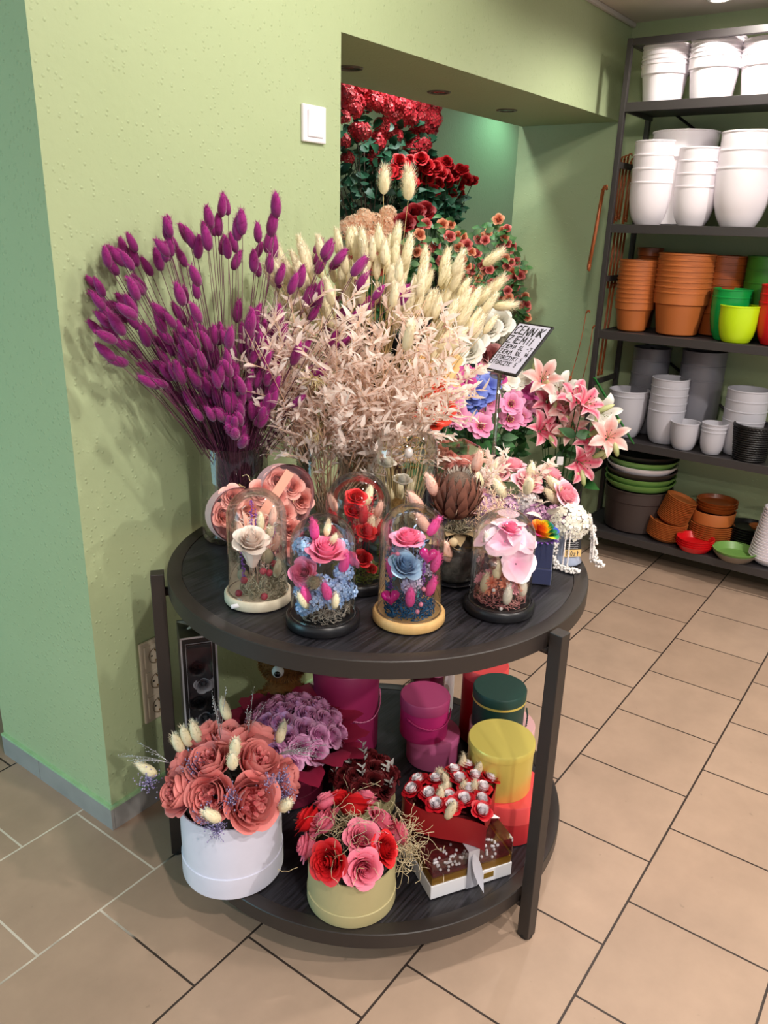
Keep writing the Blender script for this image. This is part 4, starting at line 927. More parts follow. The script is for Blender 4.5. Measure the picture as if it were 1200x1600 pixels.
for k, (x, z) in enumerate(pts): put_flower('rose', roses(k % 4 + 1, PEACHR), t, (x, -.014 - .005 * (k % 2), z), (rs.uniform(-.3, .3), -1, rs.uniform(-.1, .5)), .026, k)
obj('shredded_filler', raffia_mb(4, 130, (.03, .004, .026), .03, .0009), STRAWP, t, (0, .0, .012))
b = MB()
for x0, z0, x1, z1, w in ((-.09, .0, .09, .10, .009),):
    pass
b.box(-.085, .085, -.0385, -.0375, -.010, .010); obj('ribbon', b, mat('satin_peach_ribbon', '#f0a993', rough=.3), t, (.005, 0, .02), (0, -.55, 0), smooth=False)
b = MB()
for a in (.5, 2.6, -.3, 3.6, 1.4):
    b.leaf((0, 0, 0), (math.cos(a), -.35, math.sin(a)), (0, -1, 0), .040, .018, .5, 0, 1, 5, .3)
obj('bow', b, mat('satin_peach_ribbon', '#f0a993'), t, (-.052, -.037, -.01))

# ================================================================== PROTEA VASE
t = thing('round_vase', 'round crackled grey vase on a dark saucer holding the big brown protea', 'vase', (1.342, .775, TZ + .0025))
VASEM = mat('crackled_grey_glass', '#4d4943', '#6d665d', rough=.3, noise=.5, nscale=90, bump=.6, bscale=160)
b = MB(); b.lathe([(.0005, .004), (.030, .004), (.045, .018), (.055, .045), (.0565, .066), (.050, .088), (.038, .104), (.036, .110), (.033, .109), (.034, .104), (.046, .086), (.05, .06), (.0005, .02)], 48); obj('body', b, VASEM, t)
b = MB(); b.lathe([(.0005, 0), (.040, 0), (.048, .006), (.046, .007), (.0005, .004)], 40); obj('saucer', b, BASEBLK, t)
t = thing('protea_arrangement', 'big brown protea with dried flowers in the round grey vase', 'dried flowers', (1.342, .775, .818))
PROT = mat('protea_bract', '#4a241d', '#8d5a48', rough=.7, noise=.2, nscale=60); PROTC = mat('protea_fluff', '#6b564a', '#d9cdc0', rough=.9)
pc = Vector((.0, .01, .078)); b = MB(); rs = random.Random(1)
for ring, (n, r, z, tilt, L, W) in enumerate([(8, .018, -.004, 1.15, .045, .021), (10, .032, .004, .75, .052, .022), (11, .041, .020, .42, .054, .022), (12, .043, .040, .18, .052, .021), (12, .038, .058, -.02, .044, .018)]):
    for k in range(n):
        a = 2 * PI * (k + .5 * (ring % 2)) / n; d = Vector((math.cos(a) * math.sin(tilt), math.sin(a) * math.sin(tilt), math.cos(tilt)))
        b.leaf(Vector((r * math.cos(a), r * math.sin(a), z - .01)), d, (-math.cos(a) * .6, -math.sin(a) * .6, .8), L, W, -.25, rs.uniform(0, .3), 1, 5, .15)
b.ball((0, 0, .02), .04, 14, 9, 1.0)
obj('protea_bracts', b, PROT, t, pc, aim((-.18, -.22, 1)))
b = MB(); b.lathe([(.038, .035), (.034, .06), (.022, .078), (.0005, .086)], 24)
for k in range(420):
    z = rs.uniform(.035, .085); r = .037 * math.sqrt(max(0, 1 - ((z - .03) / .058) ** 2)); a = rs.uniform(0, 6.28); p = Vector((r * math.cos(a), r * math.sin(a), z)); d = Vector((math.cos(a) * .5, math.sin(a) * .5, 1)).normalized(); s_ = Vector((-math.sin(a), math.cos(a), 0)) * .0009
    b.add([p - s_, p + s_, p + d * rs.uniform(.008, .016)], [(0, 1, 2)], [rs.random() * .6] * 2 + [1])
obj('protea_heart', b, PROTC, t, pc, aim((-.18, -.22, 1)))
for k, (u, w, z, du) in enumerate([(-.075, -.03, .085, -.7), (-.062, -.04, .045, -.6), (-.05, -.02, .115, -.4), (.03, .03, .15, .2), (-.02, -.058, -.012, -.2)]): tail_part(t, lp(u, w, z), lp(du, -.3, 1), 1.05, k, BLUSHT)
for k, (u, w, z) in enumerate([(-.052, -.045, .045), (-.03, -.055, .022), (-.012, -.06, .030), (.045, -.045, .02)]): lump(t, lp(u, w, z), .010, .009, BEIGET, 'seed_pod')
for k, (u, w, z, du, L) in enumerate([(-.045, -.035, .03, -.8, .05), (-.03, -.05, .02, -.4, .05), (.02, -.05, .012, .3, .05), (-.06, -.02, .07, -.9, .045), (-.005, -.055, .01, .0, .045), (-.02, -.055, -.002, -.2, .04), (.035, -.04, .0, .5, .05), (-.045, -.03, .0, -.7, .04)]):
    b = MB(); b.leaf(lp(u, w, z), lp(du, -.5, .35), (0, -.3, 1), L, .036, .2, 0, 1, 6, .08); obj('dried_leaf', b, mat('dried_leaf_tan', '#8a7557', '#a9926d', rough=.7), t)
obj('moss', moss_mb(9, .034, .03, 160), BEIGEMOSS, t, (0, 0, .022))
for k in range(7):
    a = -2.8 + .42 * k; b = MB(); b.leaf(CR_ * (.026 * math.cos(a)) + CB_ * (.026 * math.sin(a)) + Vector((0, 0, .034)), CR_ * math.cos(a) + CB_ * math.sin(a) + Vector((0, 0, .55 - .5 * (k % 2))), (0, 0, 1), .042, .026, .3, 0, 1, 6, .1); obj('dried_leaf', b, mat('dried_leaf_tan', '#8a7557'), t)
b = MB(); rs = random.Random(9)
for k in range(900):
    u = rs.gauss(.075, .024); z = rs.gauss(.065, .034); w = rs.gauss(.0, .022); b.leaf(lp(u, w, z), (rs.uniform(-1, 1), rs.uniform(-1, 1), rs.uniform(-.6, 1)), (0, 0, 1), rs.uniform(.01, .02), .0016, .4, 0, 1, 2, 0)
obj('pampas_fluff', b, mat('pampas_peach', '#f0c9a2', '#f8e0c4', rough=.9), t)
for k, (u, z) in enumerate([(.055, .155), (.035, .125)]):
    a_, l_ = spray_mb(30 + k, .10, 26, .016, .007); a_.join(l_); obj('leafy_sprig', a_, BLUSHL, t, lp(u, .0, z - .04), aim(lp(.2, 0, 1)))

# ================================================================== BLUE BOX, PINK ROSE ARRANGEMENT, LACE VASE
VELV = mat('velvet_navy', '#14204f', rough=.7, sheen=.6, noise=.1, nscale=200)
t = thing('square_flower_box', 'navy velvet square box with a rainbow rose, at the right of the tabletop', 'flower box', (1.462, .640, TZ + .0025), (0, 0, .42))
b = MB(); b.box(-.028, .028, -.028, .028, 0, .036); obj('lid', b, VELV, t, bevel=.002, smooth=False)
b = MB(); b.box(-.0265, .0265, -.0265, .0265, .036, .092); obj('box', b, VELV, t, bevel=.002, smooth=False)
def rainbow():
    M = bpy.data.materials.new('petal_rainbow'); M.use_nodes = True; nt = M.node_tree; b_ = nt.nodes['Principled BSDF']; b_.inputs['Roughness'].default_value = .6
    tc = nt.nodes.new('ShaderNodeTexCoord'); sx = nt.nodes.new('ShaderNodeSeparateXYZ'); nt.links.new(tc.outputs['Object'], sx.inputs[0])
    mr = nt.nodes.new('ShaderNodeMapRange'); mr.inputs[1].default_value = -1; mr.inputs[2].default_value = 1; nt.links.new(sx.outputs['X'], mr.inputs[0])
    cr2 = nt.nodes.new('ShaderNodeValToRGB'); e = cr2.color_ramp.elements; e[0].position = 0; e[0].color = lin('#7b2a8e'); e[1].position = 1; e[1].color = lin('#1f3fb0')
    for p_, c_ in ((.2, '#d8222a'), (.38, '#f08a1a'), (.52, '#f2d21e'), (.66, '#2f9a35'), (.82, '#1c7f5c')): q_ = e.new(p_); q_.color = lin(c_)
    nt.links.new(mr.outputs[0], cr2.inputs[0]); nt.links.new(cr2.outputs[0], b_.inputs['Base Color']); return M
put_flower('rainbow_rose', roses(9, rainbow()), t, (0, 0, .108), (-.1, -.2, 1), .033, -.9)
b = MB(); rs = random.Random(12)
for k in range(40):
    a = rs.uniform(0, 6.28); b.leaf((.018 * math.cos(a), .018 * math.sin(a), .092), (math.cos(a), math.sin(a), .5), (0, 0, 1), .022, .008, .3, 0, 1, 3)
obj('purple_filler', b, mat('filler_purple', '#4b2a7c', '#7a4fb0', rough=.8), t)

t = thing('flower_box_arrangement', 'pale pink roses and purple hydrangea arranged behind the navy box', 'flower arrangement', (1.60, .780, TZ + .0025))
b = MB(); b.lathe([(.0005, 0), (.072, 0), (.073, .002), (.073, .10), (.070, .10), (.069, .09), (.0005, .09)], 48); obj('box', b, mat('white_card', '#e4e2ea', rough=.5), t, sharp=40)
for p, d, s in (((.018, .055, .158), (-.5, .1, .8), .033), ((.0, -.030, .158), (-.2, -.4, .9), .036), ((.02, -.115, .142), (-.1, -.8, .7), .036), ((.045, .03, .175), (0, 0, 1), .03), ((-.03, .07, .10), (-.8, .2, .4), .028), ((.06, -.06, .165), (.3, -.2, 1), .032)): put_flower('rose', roses(int(p[1] * 100) % 5 + 1, PKSOFT), t, p, d, s)
for k, p in enumerate([(-.03, -.005, .105), (-.02, -.07, .095), (-.01, -.04, .118), (.0, -.11, .095), (-.045, .04, .10)]): florets(t, p, .026, 40, .011, mat('floret_purple', '#8a3f86', '#e3bcd8', rough=.7) if k != 2 else mat('floret_white', '#d9cfd4', '#f6f0ee', rough=.7), k % 3)
rs = random.Random(15)
for k in range(9): tail_part(t, (rs.uniform(-.05, .03), rs.uniform(-.11, .08), rs.uniform(.11, .16)), (rs.uniform(-.7, .2), rs.uniform(-.7, .7), .8), 1.1, k, CRMT)
for k in range(14):
    b = MB(); b.leaf((rs.uniform(-.055, .02), rs.uniform(-.12, .08), rs.uniform(.1, .15)), (rs.uniform(-1, .2), rs.uniform(-1, 1), .5), (0, 0, 1), .038, .03, .3, 0, 1, 5, .1); obj('lunaria_leaf', b, mat('lunaria', '#e6d8c6', '#f4ebe0', rough=.6), t)
for k, (y, z, dy) in enumerate([(.03, .13, .05), (.055, .12, .25), (-.03, .14, -.1)]):
    a_, l_ = spray_mb(40 + k, .115, 34, .022, .011); a_.join(l_); obj('leafy_sprig', a_, BLUSHL, t, (-.01, y, z - .03), aim((0, dy, 1)))

LACE = mat('lace_white', '#efeae6', rough=.8, bump=.8, bscale=500); PEARL = mat('pearl', '#f0e6e2')
t = thing('bridal_vase', 'small vase draped in white lace and pearls, right table edge', 'vase', (1.590, .632, TZ + .0025))
b = MB(); b.lathe([(.0005, 0), (.028, 0), (.034, .006), (.022, .03), (.020, .05), (.030, .075), (.034, .09), (.031, .09), (.018, .05), (.0005, .04)], 36); obj('vase_body', b, mat('ice_blue_glaze', '#b9c4de', rough=.25), t)
obj('white_bloom', cm(('white_bloom', 0), lambda: florets_mb(81, 90, .042, .013, .8), WHITER), None, t, (0, 0, .095))
def bead_string(pts, r, n, name):
    b = MB(); pts = [Vector(p) for p in pts]
    for k in range(n):
        u = k / (n - 1) * (len(pts) - 1); i = min(len(pts) - 2, int(u)); b.ball(pts[i].lerp(pts[i + 1], u - i), r, 6, 4)
    return obj(name, b, PEARL, t)
for k, (a, q) in enumerate([(3.6, .045), (3.4, .048), (5.2, .05), (5.0, .055), (5.5, .056)]):
    c, s_ = math.cos(a), math.sin(a); bead_string([(c * .02, s_ * .02, .11), (c * q * .8, s_ * q * .8, .112), (c * q, s_ * q, .06), (c * (q + .002), s_ * (q + .002), .012 if k < 3 else .02)], .0021, 46, 'pearl_string')
def lace_strip(pts, w, name):
    b = MB(); pts = [Vector(p) for p in pts]; n = 30; rs_ = random.Random(2)
    P_ = []
    for k in range(n):
        u = k / (n - 1) * (len(pts) - 1); i = min(len(pts) - 2, int(u)); P_.append(pts[i].lerp(pts[i + 1], u - i))
    for k in range(n):
        for q in range(6):
            o_ = Vector((rs_.uniform(-1, 1), rs_.uniform(-1, 1), rs_.uniform(-1, 1))) * w * .5; p_ = P_[k] + o_; p_.z = max(.002, p_.z); b.ball(p_, w * rs_.uniform(.16, .3), 6, 4)
    return obj(name, b, LACE, t)
lace_strip([(.01, -.02, .1), (.025, -.045, .085), (.03, -.052, .03), (.034, -.052, .008), (.020, -.075, .005)], .013, 'lace_trim')
lace_strip([(-.035, .015, .07), (-.045, .012, .02), (-.047, .0, .004), (-.05, -.03, .004), (-.045, -.045, .004)], .013, 'lace_trim')
b = MB(); b.box(-.018, .018, -.0007, .0007, -.022, .016); tg = obj('price_card', b, mat('card_black', '#1b1a1c', rough=.6), t, (-.021, -.021, .048), (-.12, 0, -.80), smooth=False)
b = MB(); b.box(-.019, .019, -.0016, -.0007, -.022, -.006); obj('price_label', b, mat('label_yellow', '#dcb878', rough=.7), tg, smooth=False)

# ------------------------------------------------------------------ handwriting as pen strokes
GL = {'C': [[(1, .85), (.6, 1), (.15, .75), (0, .4), (.2, .05), (.6, 0), (.95, .15)]], 'E': [[(.9, 1), (.1, 1), (0, 0), (.9, 0)], [(.05, .52), (.75, .52)]], 'N': [[(0, 0), (.1, 1), (.85, 0), (1, 1)]],
      'I': [[(.5, 1), (.45, 0)]], 'i': [[(.5, .68), (.45, 0)], [(.55, .95), (.55, .9)]], 'K': [[(.1, 1), (0, 0)], [(.9, 1), (.1, .45), (.95, 0)]], 'Z': [[(.05, 1), (.95, 1), (.0, 0), (1, 0)]], 'M': [[(0, 0), (.12, 1), (.5, .35), (.9, 1), (1, 0)]],
      'A': [[(0, 0), (.5, 1), (1, 0)], [(.2, .38), (.8, .38)]], 'L': [[(.1, 1), (0, 0), (.9, 0)]], 'S': [[(.9, .88), (.5, 1), (.15, .78), (.8, .35), (.5, 0), (.05, .12)]], 'T': [[(0, 1), (1, 1)], [(.5, 1), (.48, 0)]], 'O': [[(.5, 1), (.05, .6), (.2, .05), (.7, .02), (.97, .5), (.5, 1)]],
      'R': [[(0, 0), (.08, 1), (.8, .85), (.7, .55), (.1, .5), (.95, 0)]], 'Y': [[(0, 1), (.5, .5), (1, 1)], [(.5, .5), (.45, 0)]], '1': [[(.2, .75), (.55, 1), (.5, 0)]], '5': [[(.9, 1), (.25, 1), (.15, .55), (.7, .6), (.85, .25), (.5, 0), (.05, .1)]], '0': [[(.5, 1), (.1, .6), (.2, .08), (.6, 0), (.9, .5), (.5, 1)]],
      '7': [[(.05, 1), (.95, 1), (.4, 0)]], '4': [[(.7, 0), (.65, 1), (.05, .35), (.95, .35)]], '-': [[(.1, .5), (.8, .5)]], 'z': [[(.1, .6), (.8, .6), (.1, 0), (.8, 0)]], 'l': [[(.5, 1), (.5, 0)], [(.25, .4), (.8, .65)]], ' ': []}
def ribbon(mb, pts, w, y):
    for (x0, z0), (x1, z1) in zip(pts[:-1], pts[1:]):
        dx, dz = x1 - x0, z1 - z0; L = math.hypot(dx, dz) or 1e-6; nx, nz = -dz / L * w / 2, dx / L * w / 2; ex, ez = dx / L * w * .3, dz / L * w * .3
        mb.add([(x0 - ex + nx, y, z0 - ez + nz), (x0 - ex - nx, y, z0 - ez - nz), (x1 + ex - nx, y, z1 + ez - nz), (x1 + ex + nx, y, z1 + ez + nz)], [(0, 1, 2, 3)])
def write(mb, s, x, z, cw, h, w, y, gap=.32, seed=0):
    r_ = random.Random(seed)
    for ch in s:
        q = r_.uniform(-.06, .06) * h
        for st in GL.get(ch, []): ribbon(mb, [(x + a * cw, z + q + c * h) for a, c in st], w, y)
        x += cw * (1 + gap) * (.6 if ch in 'Ii1l' else 1)
b = MB(); write(b, '150zl', -.0165, -.0195, .0052, .0105, .0014, -.0018); obj('price_figures', b, INK, tg, smooth=False)
b = MB(); r_ = random.Random(1)
for k in range(6): ribbon(b, [(-.014 + .0028 * q, .011 - .0045 * k + r_.uniform(-.0006, .0006)) for q in range(10)], .0005, -.0009)
obj('small_print', b, TAGM, tg, smooth=False)

# ------------------------------------------------------------------ peach rose box with clear cover
t = thing('peach_rose_box', 'peach soap roses under a clear box cover, behind the big glass dome', 'gift box', (1.715, 1.005, TZ + .0025), (0, 0, -.55))
b = MB(); b.box(-.052, .052, -.052, .052, 0, .09); obj('box', b, PINKBOX, t, bevel=.006, smooth=False)
b = MB(); b.box(-.05, .05, -.05, .05, .09, .185); obj('clear_cover', b, PLASTIC, t, bevel=.012, smooth=False)
for k in range(9): put_flower('rose', roses(k % 4 + 1, PEACHR), t, (-.03 + .03 * (k % 3), -.03 + .03 * (k // 3), .125 + .01 * (k % 2)), (rn.uniform(-.3, .3), rn.uniform(-.3, .3), 1), .022, k)
for k in range(3): put_flower('rose', roses(k + 1, PEACHR), t, (-.036, -.03 + .03 * k, .155), (-1, 0, .5), .02, k)

# ------------------------------------------------------------------ price sign on a clear pole
t = thing('price_sign', 'handwritten soil price list in a black frame tilted on a clear pole', 'sign', (1.725, .905, TZ + .0025))
b = MB(); b.lathe([(.0005, 0), (.03, 0), (.03, .004), (.0005, .004)], 28); obj('foot', b, PLASTIC, t)
b = MB(); b.tube([(0, 0, .004), (0, 0, .372)], .0048, 12); obj('pole', b, glass_mat('acrylic_pole', (.93, .93, .95), 1.0, .22, .1), t)
fr_ = obj('frame', MB(), METAL, t) if False else None
SW, SH = .1153, .1612
# the sign faces into the shop (local -y) and leans back 47 degrees
nf = Vector((-math.cos(.299), math.sin(.299), 0)); sx_ = Vector((-nf.y, nf.x, 0)); sz_ = Vector((0, 0, math.cos(.818))) - nf * math.sin(.818); sy_ = sz_.cross(sx_)
q = Matrix((sx_, sy_, sz_)).transposed().to_quaternion()
b = MB(); wv = .0068
b.box(-SW / 2, SW / 2, 0, .005, 0, SH)
sg = obj('sign_panel', b, mat('frame_black', '#151417', rough=.35), t, (-.0015, .0028, .375), q, bevel=.003, smooth=False)
b = MB(); b.box(-SW / 2 + wv, SW / 2 - wv, -.0012, 0, wv, SH - wv); obj('paper', b, mat('paper_bluish', '#c9c8dc', rough=.5), sg, smooth=False)
BIG = mat('marker_black', '#0c0b10', rough=.5)
b = MB(); write(b, 'CENNiK', -.047, .121, .0134, .0255, .0036, -.0016, .28, 2); write(b, 'ZIEMII', -.049, .0935, .0134, .0215, .0031, -.0016, .28, 3); obj('heading', b, BIG, sg, smooth=False)
b = MB()
for k, s in enumerate(['ZIEMIA 5L -7', 'ZIEMIA 10L 14', 'STORCZYKI 5', 'STORCZYK 5']): write(b, s, -.047, .0745 - .0170 * k, .0066, .0120, .0020, -.0016, .28, k + 5)
obj('price_lines', b, BIG, sg, smooth=False)
b = MB(); b.box(-.02, .02, -.004, .010, -.012, .004); obj('clip', b, PLASTIC, sg, smooth=False)

# ================================================================== LOWER SHELF
Z2 = LZ + .0025
def round_box(t, r, h, M, lid=None, lidM=None, seam=None, bandM=None, n=56):
    """round card box: body, and a lid that sits on top (or a wider base when seam is given)"""
    if seam:
        b = MB(); b.lathe([(.0005, .001), (r + .0015, .001), (r + .0022, .004), (r + .0022, seam - .001), (r + .001, seam), (r, seam)], n); obj('box_lid', b, lidM or M, t, sharp=50)
        b = MB(); b.lathe([(r, seam), (r, h), (r - .003, h), (r - .003, h - .02), (.0005, h - .02)], n); obj('box', b, M, t, sharp=50)
    else:
        lh = lid or .03
        b = MB(); b.lathe([(.0005, .0), (r - .003, 0), (r - .002, .003), (r - .002, h - lh)], n); obj('box', b, M, t, sharp=50)
        b = MB(); b.lathe([(r - .002, h - lh), (r, h - lh), (r + .0005, h - .004), (r - .002, h), (.0005, h)], n); obj('box_lid', b, lidM or M, t, sharp=50)
        if bandM: b = MB(); b.lathe([(r - .0015, h - lh - .006), (r + .0004, h - lh - .006), (r + .0004, h - lh), (r - .0015, h - lh)], n); obj('band', b, bandM, t, sharp=50)
def rope(t, pts, r, M, name='rope_handle'):
    b = MB(); pts = [Vector(p) for p in pts]; n = 60
    sm = []
    for k in range(n):
        u = k / (n - 1) * (len(pts) - 1); i = min(len(pts) - 2, int(u)); sm.append(pts[i].lerp(pts[i + 1], u - i))
    for ph in (0, PI): b.tube([p + Vector((math.cos(k * .9 + ph), math.sin(k * .9 + ph), math.cos(k * .9 + ph + 1))) * r * .5 for k, p in enumerate(sm)], r * .6, 5)
    return obj(name, b, M, t)
def arc_rope(t, r, a0, a1, z0, sag, M, rr=.0022):
    rope(t, [((r + .003) * math.cos(a0 + (a1 - a0) * k / 16), (r + .003) * math.sin(a0 + (a1 - a0) * k / 16), z0 - sag * math.sin(PI * k / 16)) for k in range(17)], rr, M)

# white box of coral peonies (overhangs the shelf edge)
t = thing('peony_hat_box', 'round white box of coral pink peonies on the lower shelf', 'flower box', (.945, 1.055, Z2))
round_box(t, .106, .176, mat('white_velvet', '#dcdcf0', rough=.75, sheen=.5, noise=.03, nscale=30), seam=.052)
PEONY = [(-0.058, 0.003, 0.126, 0.0406), (0.023, -0.072, 0.116, 0.0413), (-0.099, -0.046, 0.082, 0.0395), (-0.041, -0.112, 0.065, 0.0462), (-0.115, 0.042, 0.06, 0.0385), (-0.055, 0.105, 0.072, 0.03), (0.03, 0.025, 0.134, 0.0426), (0.008, 0.094, 0.122, 0.0384), (0.1, 0.005, 0.115, 0.036), (0.08, -0.1, 0.045, 0.0379)]
zb = .30 - Z2
for k, (x, y, z, r) in enumerate(PEONY):
    put_flower('peony', cm(('peony', k % 4), lambda: peony_mb(k), CORALP), t, Vector((x * .84, y * .84, zb + z * .82)), (x, y, z * .9 + .01), r * (1.12 if z > .09 else 1.2), k)
for k, (x, y, z) in enumerate([(-0.045, 0.104, 0.102), (-0.033, 0.09, 0.119), (-0.022, 0.072, 0.134), (-0.019, -0.039, 0.148), (-0.043, -0.058, 0.136), (0.121, -0.036, 0.094), (0.063, 0.065, 0.147), (-0.104, 0.125, 0.06), (0.01, -0.147, 0.031), (-0.111, -0.087, 0.054)]):
    tail_part(t, Vector((x * .92, y * .92, zb + z * .85)), (x * .6 - .02, y + .02 * k - .08, z + .05), 1.05, k, CRMT)
LAVM = mat('limonium_lilac', '#7f74a8', '#b6abd0', rough=.8); SILV = mat('silver_glitter', '#cfd2d8', metal=.7, rough=.3)
rs = random.Random(21)
for k, (x, y, z) in enumerate([(-0.077, 0.023, 0.119), (-0.116, 0.127, 0.053), (-0.075, -0.083, 0.087), (-0.115, -0.053, 0.062), (0.038, -0.112, 0.077), (0.031, -0.13, 0.043), (-0.112, -0.078, 0.033), (0.002, -0.111, 0.088)]):
    b = MB()
    for q in range(120):
        p = Vector((rs.gauss(0, .0105), rs.gauss(0, .0105), rs.gauss(0, .012))); b.ball(p, rs.uniform(.001, .0021), 5, 3, 1, rs.random())
        if q % 3 == 0: b.tube([(0, 0, -.01), p], .0005, 3)
    obj('limonium', b, LAVM, t, (x * .97, y * .97, zb + z * .9))
for (p0, d, n) in (((-.08, .09, .085), Vector((-.62, .75, .28)), 7), ((.09, -.05, .07), Vector((.75, -.60, .02)), 14), ((-.02, .0, .15), Vector((-.1, .1, 1)), 5), ((.03, -.03, .15), Vector((.1, -.2, 1)), 5)):
    b = MB()
    for k in range(n):
        dd = (d + Vector((rs.uniform(-.3, .3), rs.uniform(-.3, .3), rs.uniform(-.25, .3)))).normalized(); L = rs.uniform(.05, .115); p0_ = Vector((p0[0], p0[1], zb + p0[2])); e = p0_ + dd * L
        b.tube(curve_pts(p0_, e, (0, 0, .012), 6), .0005, 3)
        for q in range(9): b.ball(p0_.lerp(e, .35 + .65 * q / 8) + Vector((rs.uniform(-1, 1), rs.uniform(-1, 1), rs.uniform(-1, 1))) * .003 + Vector((0, 0, .004)), .0012, 4, 3)
    obj('silver_sprig', b, SILV, t)
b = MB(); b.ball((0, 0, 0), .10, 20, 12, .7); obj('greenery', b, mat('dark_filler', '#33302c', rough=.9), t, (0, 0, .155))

# beige box of soap roses
t = thing('soap_rose_box', 'round beige box of red and pink soap roses with raffia', 'flower box', (1.034, .797, Z2))
round_box(t, .0905, .105, mat('olive_card', '#b3a87c', rough=.55, noise=.04, nscale=20), seam=.030)
BEIGE = [(0.059, 0.043, 0.064, 0.0393, 'r'), (-0.022, 0.045, 0.074, 0.0324, 'p'), (-0.02, -0.04, 0.076, 0.0315, 'p'), (0.059, -0.036, 0.062, 0.0307, 'p'), (-0.089, -0.006, 0.039, 0.0332, 'r'), (-0.055, -0.074, 0.034, 0.0319, 'p'), (0.009, -0.083, 0.047, 0.0275, 'r'), (0.085, -0.067, 0.028, 0.0265, 'p'), (-0.024, 0.063, 0.063, 0.0305, 'p'), (-0.026, 0.111, 0.047, 0.0311, 'r'), (-0.06, 0.081, 0.008, 0.0305, 'p'), (0.024, 0.101, 0.074, 0.0247, 'p'), (0.09, 0.033, 0.082, 0.0226, 'p'), (0.051, 0.083, 0.082, 0.0226, 'r')]
PX = [(-.02, .045)]
zb = .235 - Z2
FIX = {0: (.005, .022, .083), 1: (-.045, .055, .058)}
BL = [(0.059, 0.043, 0.064, 0.0393, 'r'), (-0.02, -0.04, 0.076, 0.0315, 'p'), (0.059, -0.036, 0.062, 0.0307, 'p'), (-0.089, -0.006, 0.039, 0.0352, 'r'), (-0.055, -0.074, 0.034, 0.0319, 'p'), (0.009, -0.083, 0.047, 0.0295, 'r'), (0.085, -0.067, 0.028, 0.0285, 'p'), (-0.024, 0.063, 0.063, 0.0305, 'p'), (-0.026, 0.111, 0.047, 0.0331, 'r'), (-0.06, 0.081, 0.008, 0.0305, 'p'), (0.024, 0.101, 0.074, 0.0267, 'p'), (0.09, 0.033, 0.075, 0.0256, 'p'), (0.055, 0.088, 0.07, 0.0246, 'r')]
for k, (x, y, z, r, c) in enumerate(BL):
    open_ = c == 'r' and r > .033
    put_flower('soap_rose', cm(('soap_rose', k % 3, c), lambda: rose_mb(20 + k % 3, True, 1.0), SOAPR if c == 'r' else SOAPP), t, Vector((x * .86, y * .86, zb + z * .78)), (x, y, z + .012), r * 1.15, k)
RAFF = mat('raffia', '#cdb98d', '#e6d8b6', rough=.8)
obj('raffia', raffia_mb(5, 70, (.022, .022, .012), .07), RAFF, t, (-.012, .0, zb + .06)); obj('raffia', raffia_mb(6, 110, (.016, .02, .022), .075), RAFF, t, (.075, -.075, zb + .005)); obj('raffia', raffia_mb(7, 40, (.07, .07, .012), .06), RAFF, t, (0, 0, zb + .05))
b = MB(); b.ball((0, 0, 0), .082, 18, 10, .55); obj('foam', b, mat('dark_filler', '#33302c'), t, (0, 0, .09))

# clear-lidded white set box with the red heart box standing on it
t = thing('chocolate_set_box', 'white and gold gift box with silver ribbon, under the red heart', 'gift box', (1.252, .688, Z2), (0, 0, math.atan2(-.098, .162)))
w = .097
b = MB(); b.box(-w, w, -w, w, 0, .034); obj('box', b, mat('white_gloss_card', '#dedee4', rough=.3), t, bevel=.0015, smooth=False)
b = MB(); b.box(-w + .003, w - .003, -w + .003, w - .003, .034, .050); obj('gold_insert', b, mat('gold_card', '#b8923e', metal=.8, rough=.4), t, smooth=False)
b = MB(); b.box(.028, .052, -w - .0006, -w + .001, .012, .026); obj('gold_label', b, mat('gold_card', '#b8923e'), t, smooth=False)
b = MB(); b.box(-w + .006, w - .006, -w + .006, w - .006, .050, .058); obj('dark_red_filling', b, mat('filling_dark_red', '#5e1519', rough=.6, noise=.5, nscale=120, bump=.8, bscale=100), t, smooth=False)
b = MB(); rs = random.Random(4)
for k in range(70): b.ball((-w * .8 + 1.6 * w * rs.random(), -w * .88 + .05 * rs.random() + .01 * math.sin(k), .060), .0035, 6, 4)
obj('white_sprinkles', b, mat('white_card', '#e4e2ea'), t)
b = MB(); b.box(-w + .001, w - .001, -w + .001, w - .001, .034, .098); obj('clear_lid', b, PLASTIC, t, bevel=.002, smooth=False)
SRIB = mat('silver_ribbon', '#b9b9c4', rough=.25, metal=.3)
b = MB(); b.box(-.014, .012, -w - .002, -w - .0005, .001, .1); b.box(-.014, .012, -w - .001, w, .0985, .0992); obj('ribbon', b, SRIB, t, smooth=False)
b = MB(); b.leaf((-.002, -w - .002, .09), (.15, -.3, -1), (0, -1, 0), .085, .02, -.1, 0, 1, 6, .1); obj('ribbon_tail', b, SRIB, t)
b = MB(); b.leaf((w * .55, -w * .2, .11), (1, -.25, -.12), (0, 0, 1), .05, .02, .15, 0, 1, 6, .1); obj('ribbon_end', b, mat('ribbon_white', '#ecebf2', rough=.3), t)

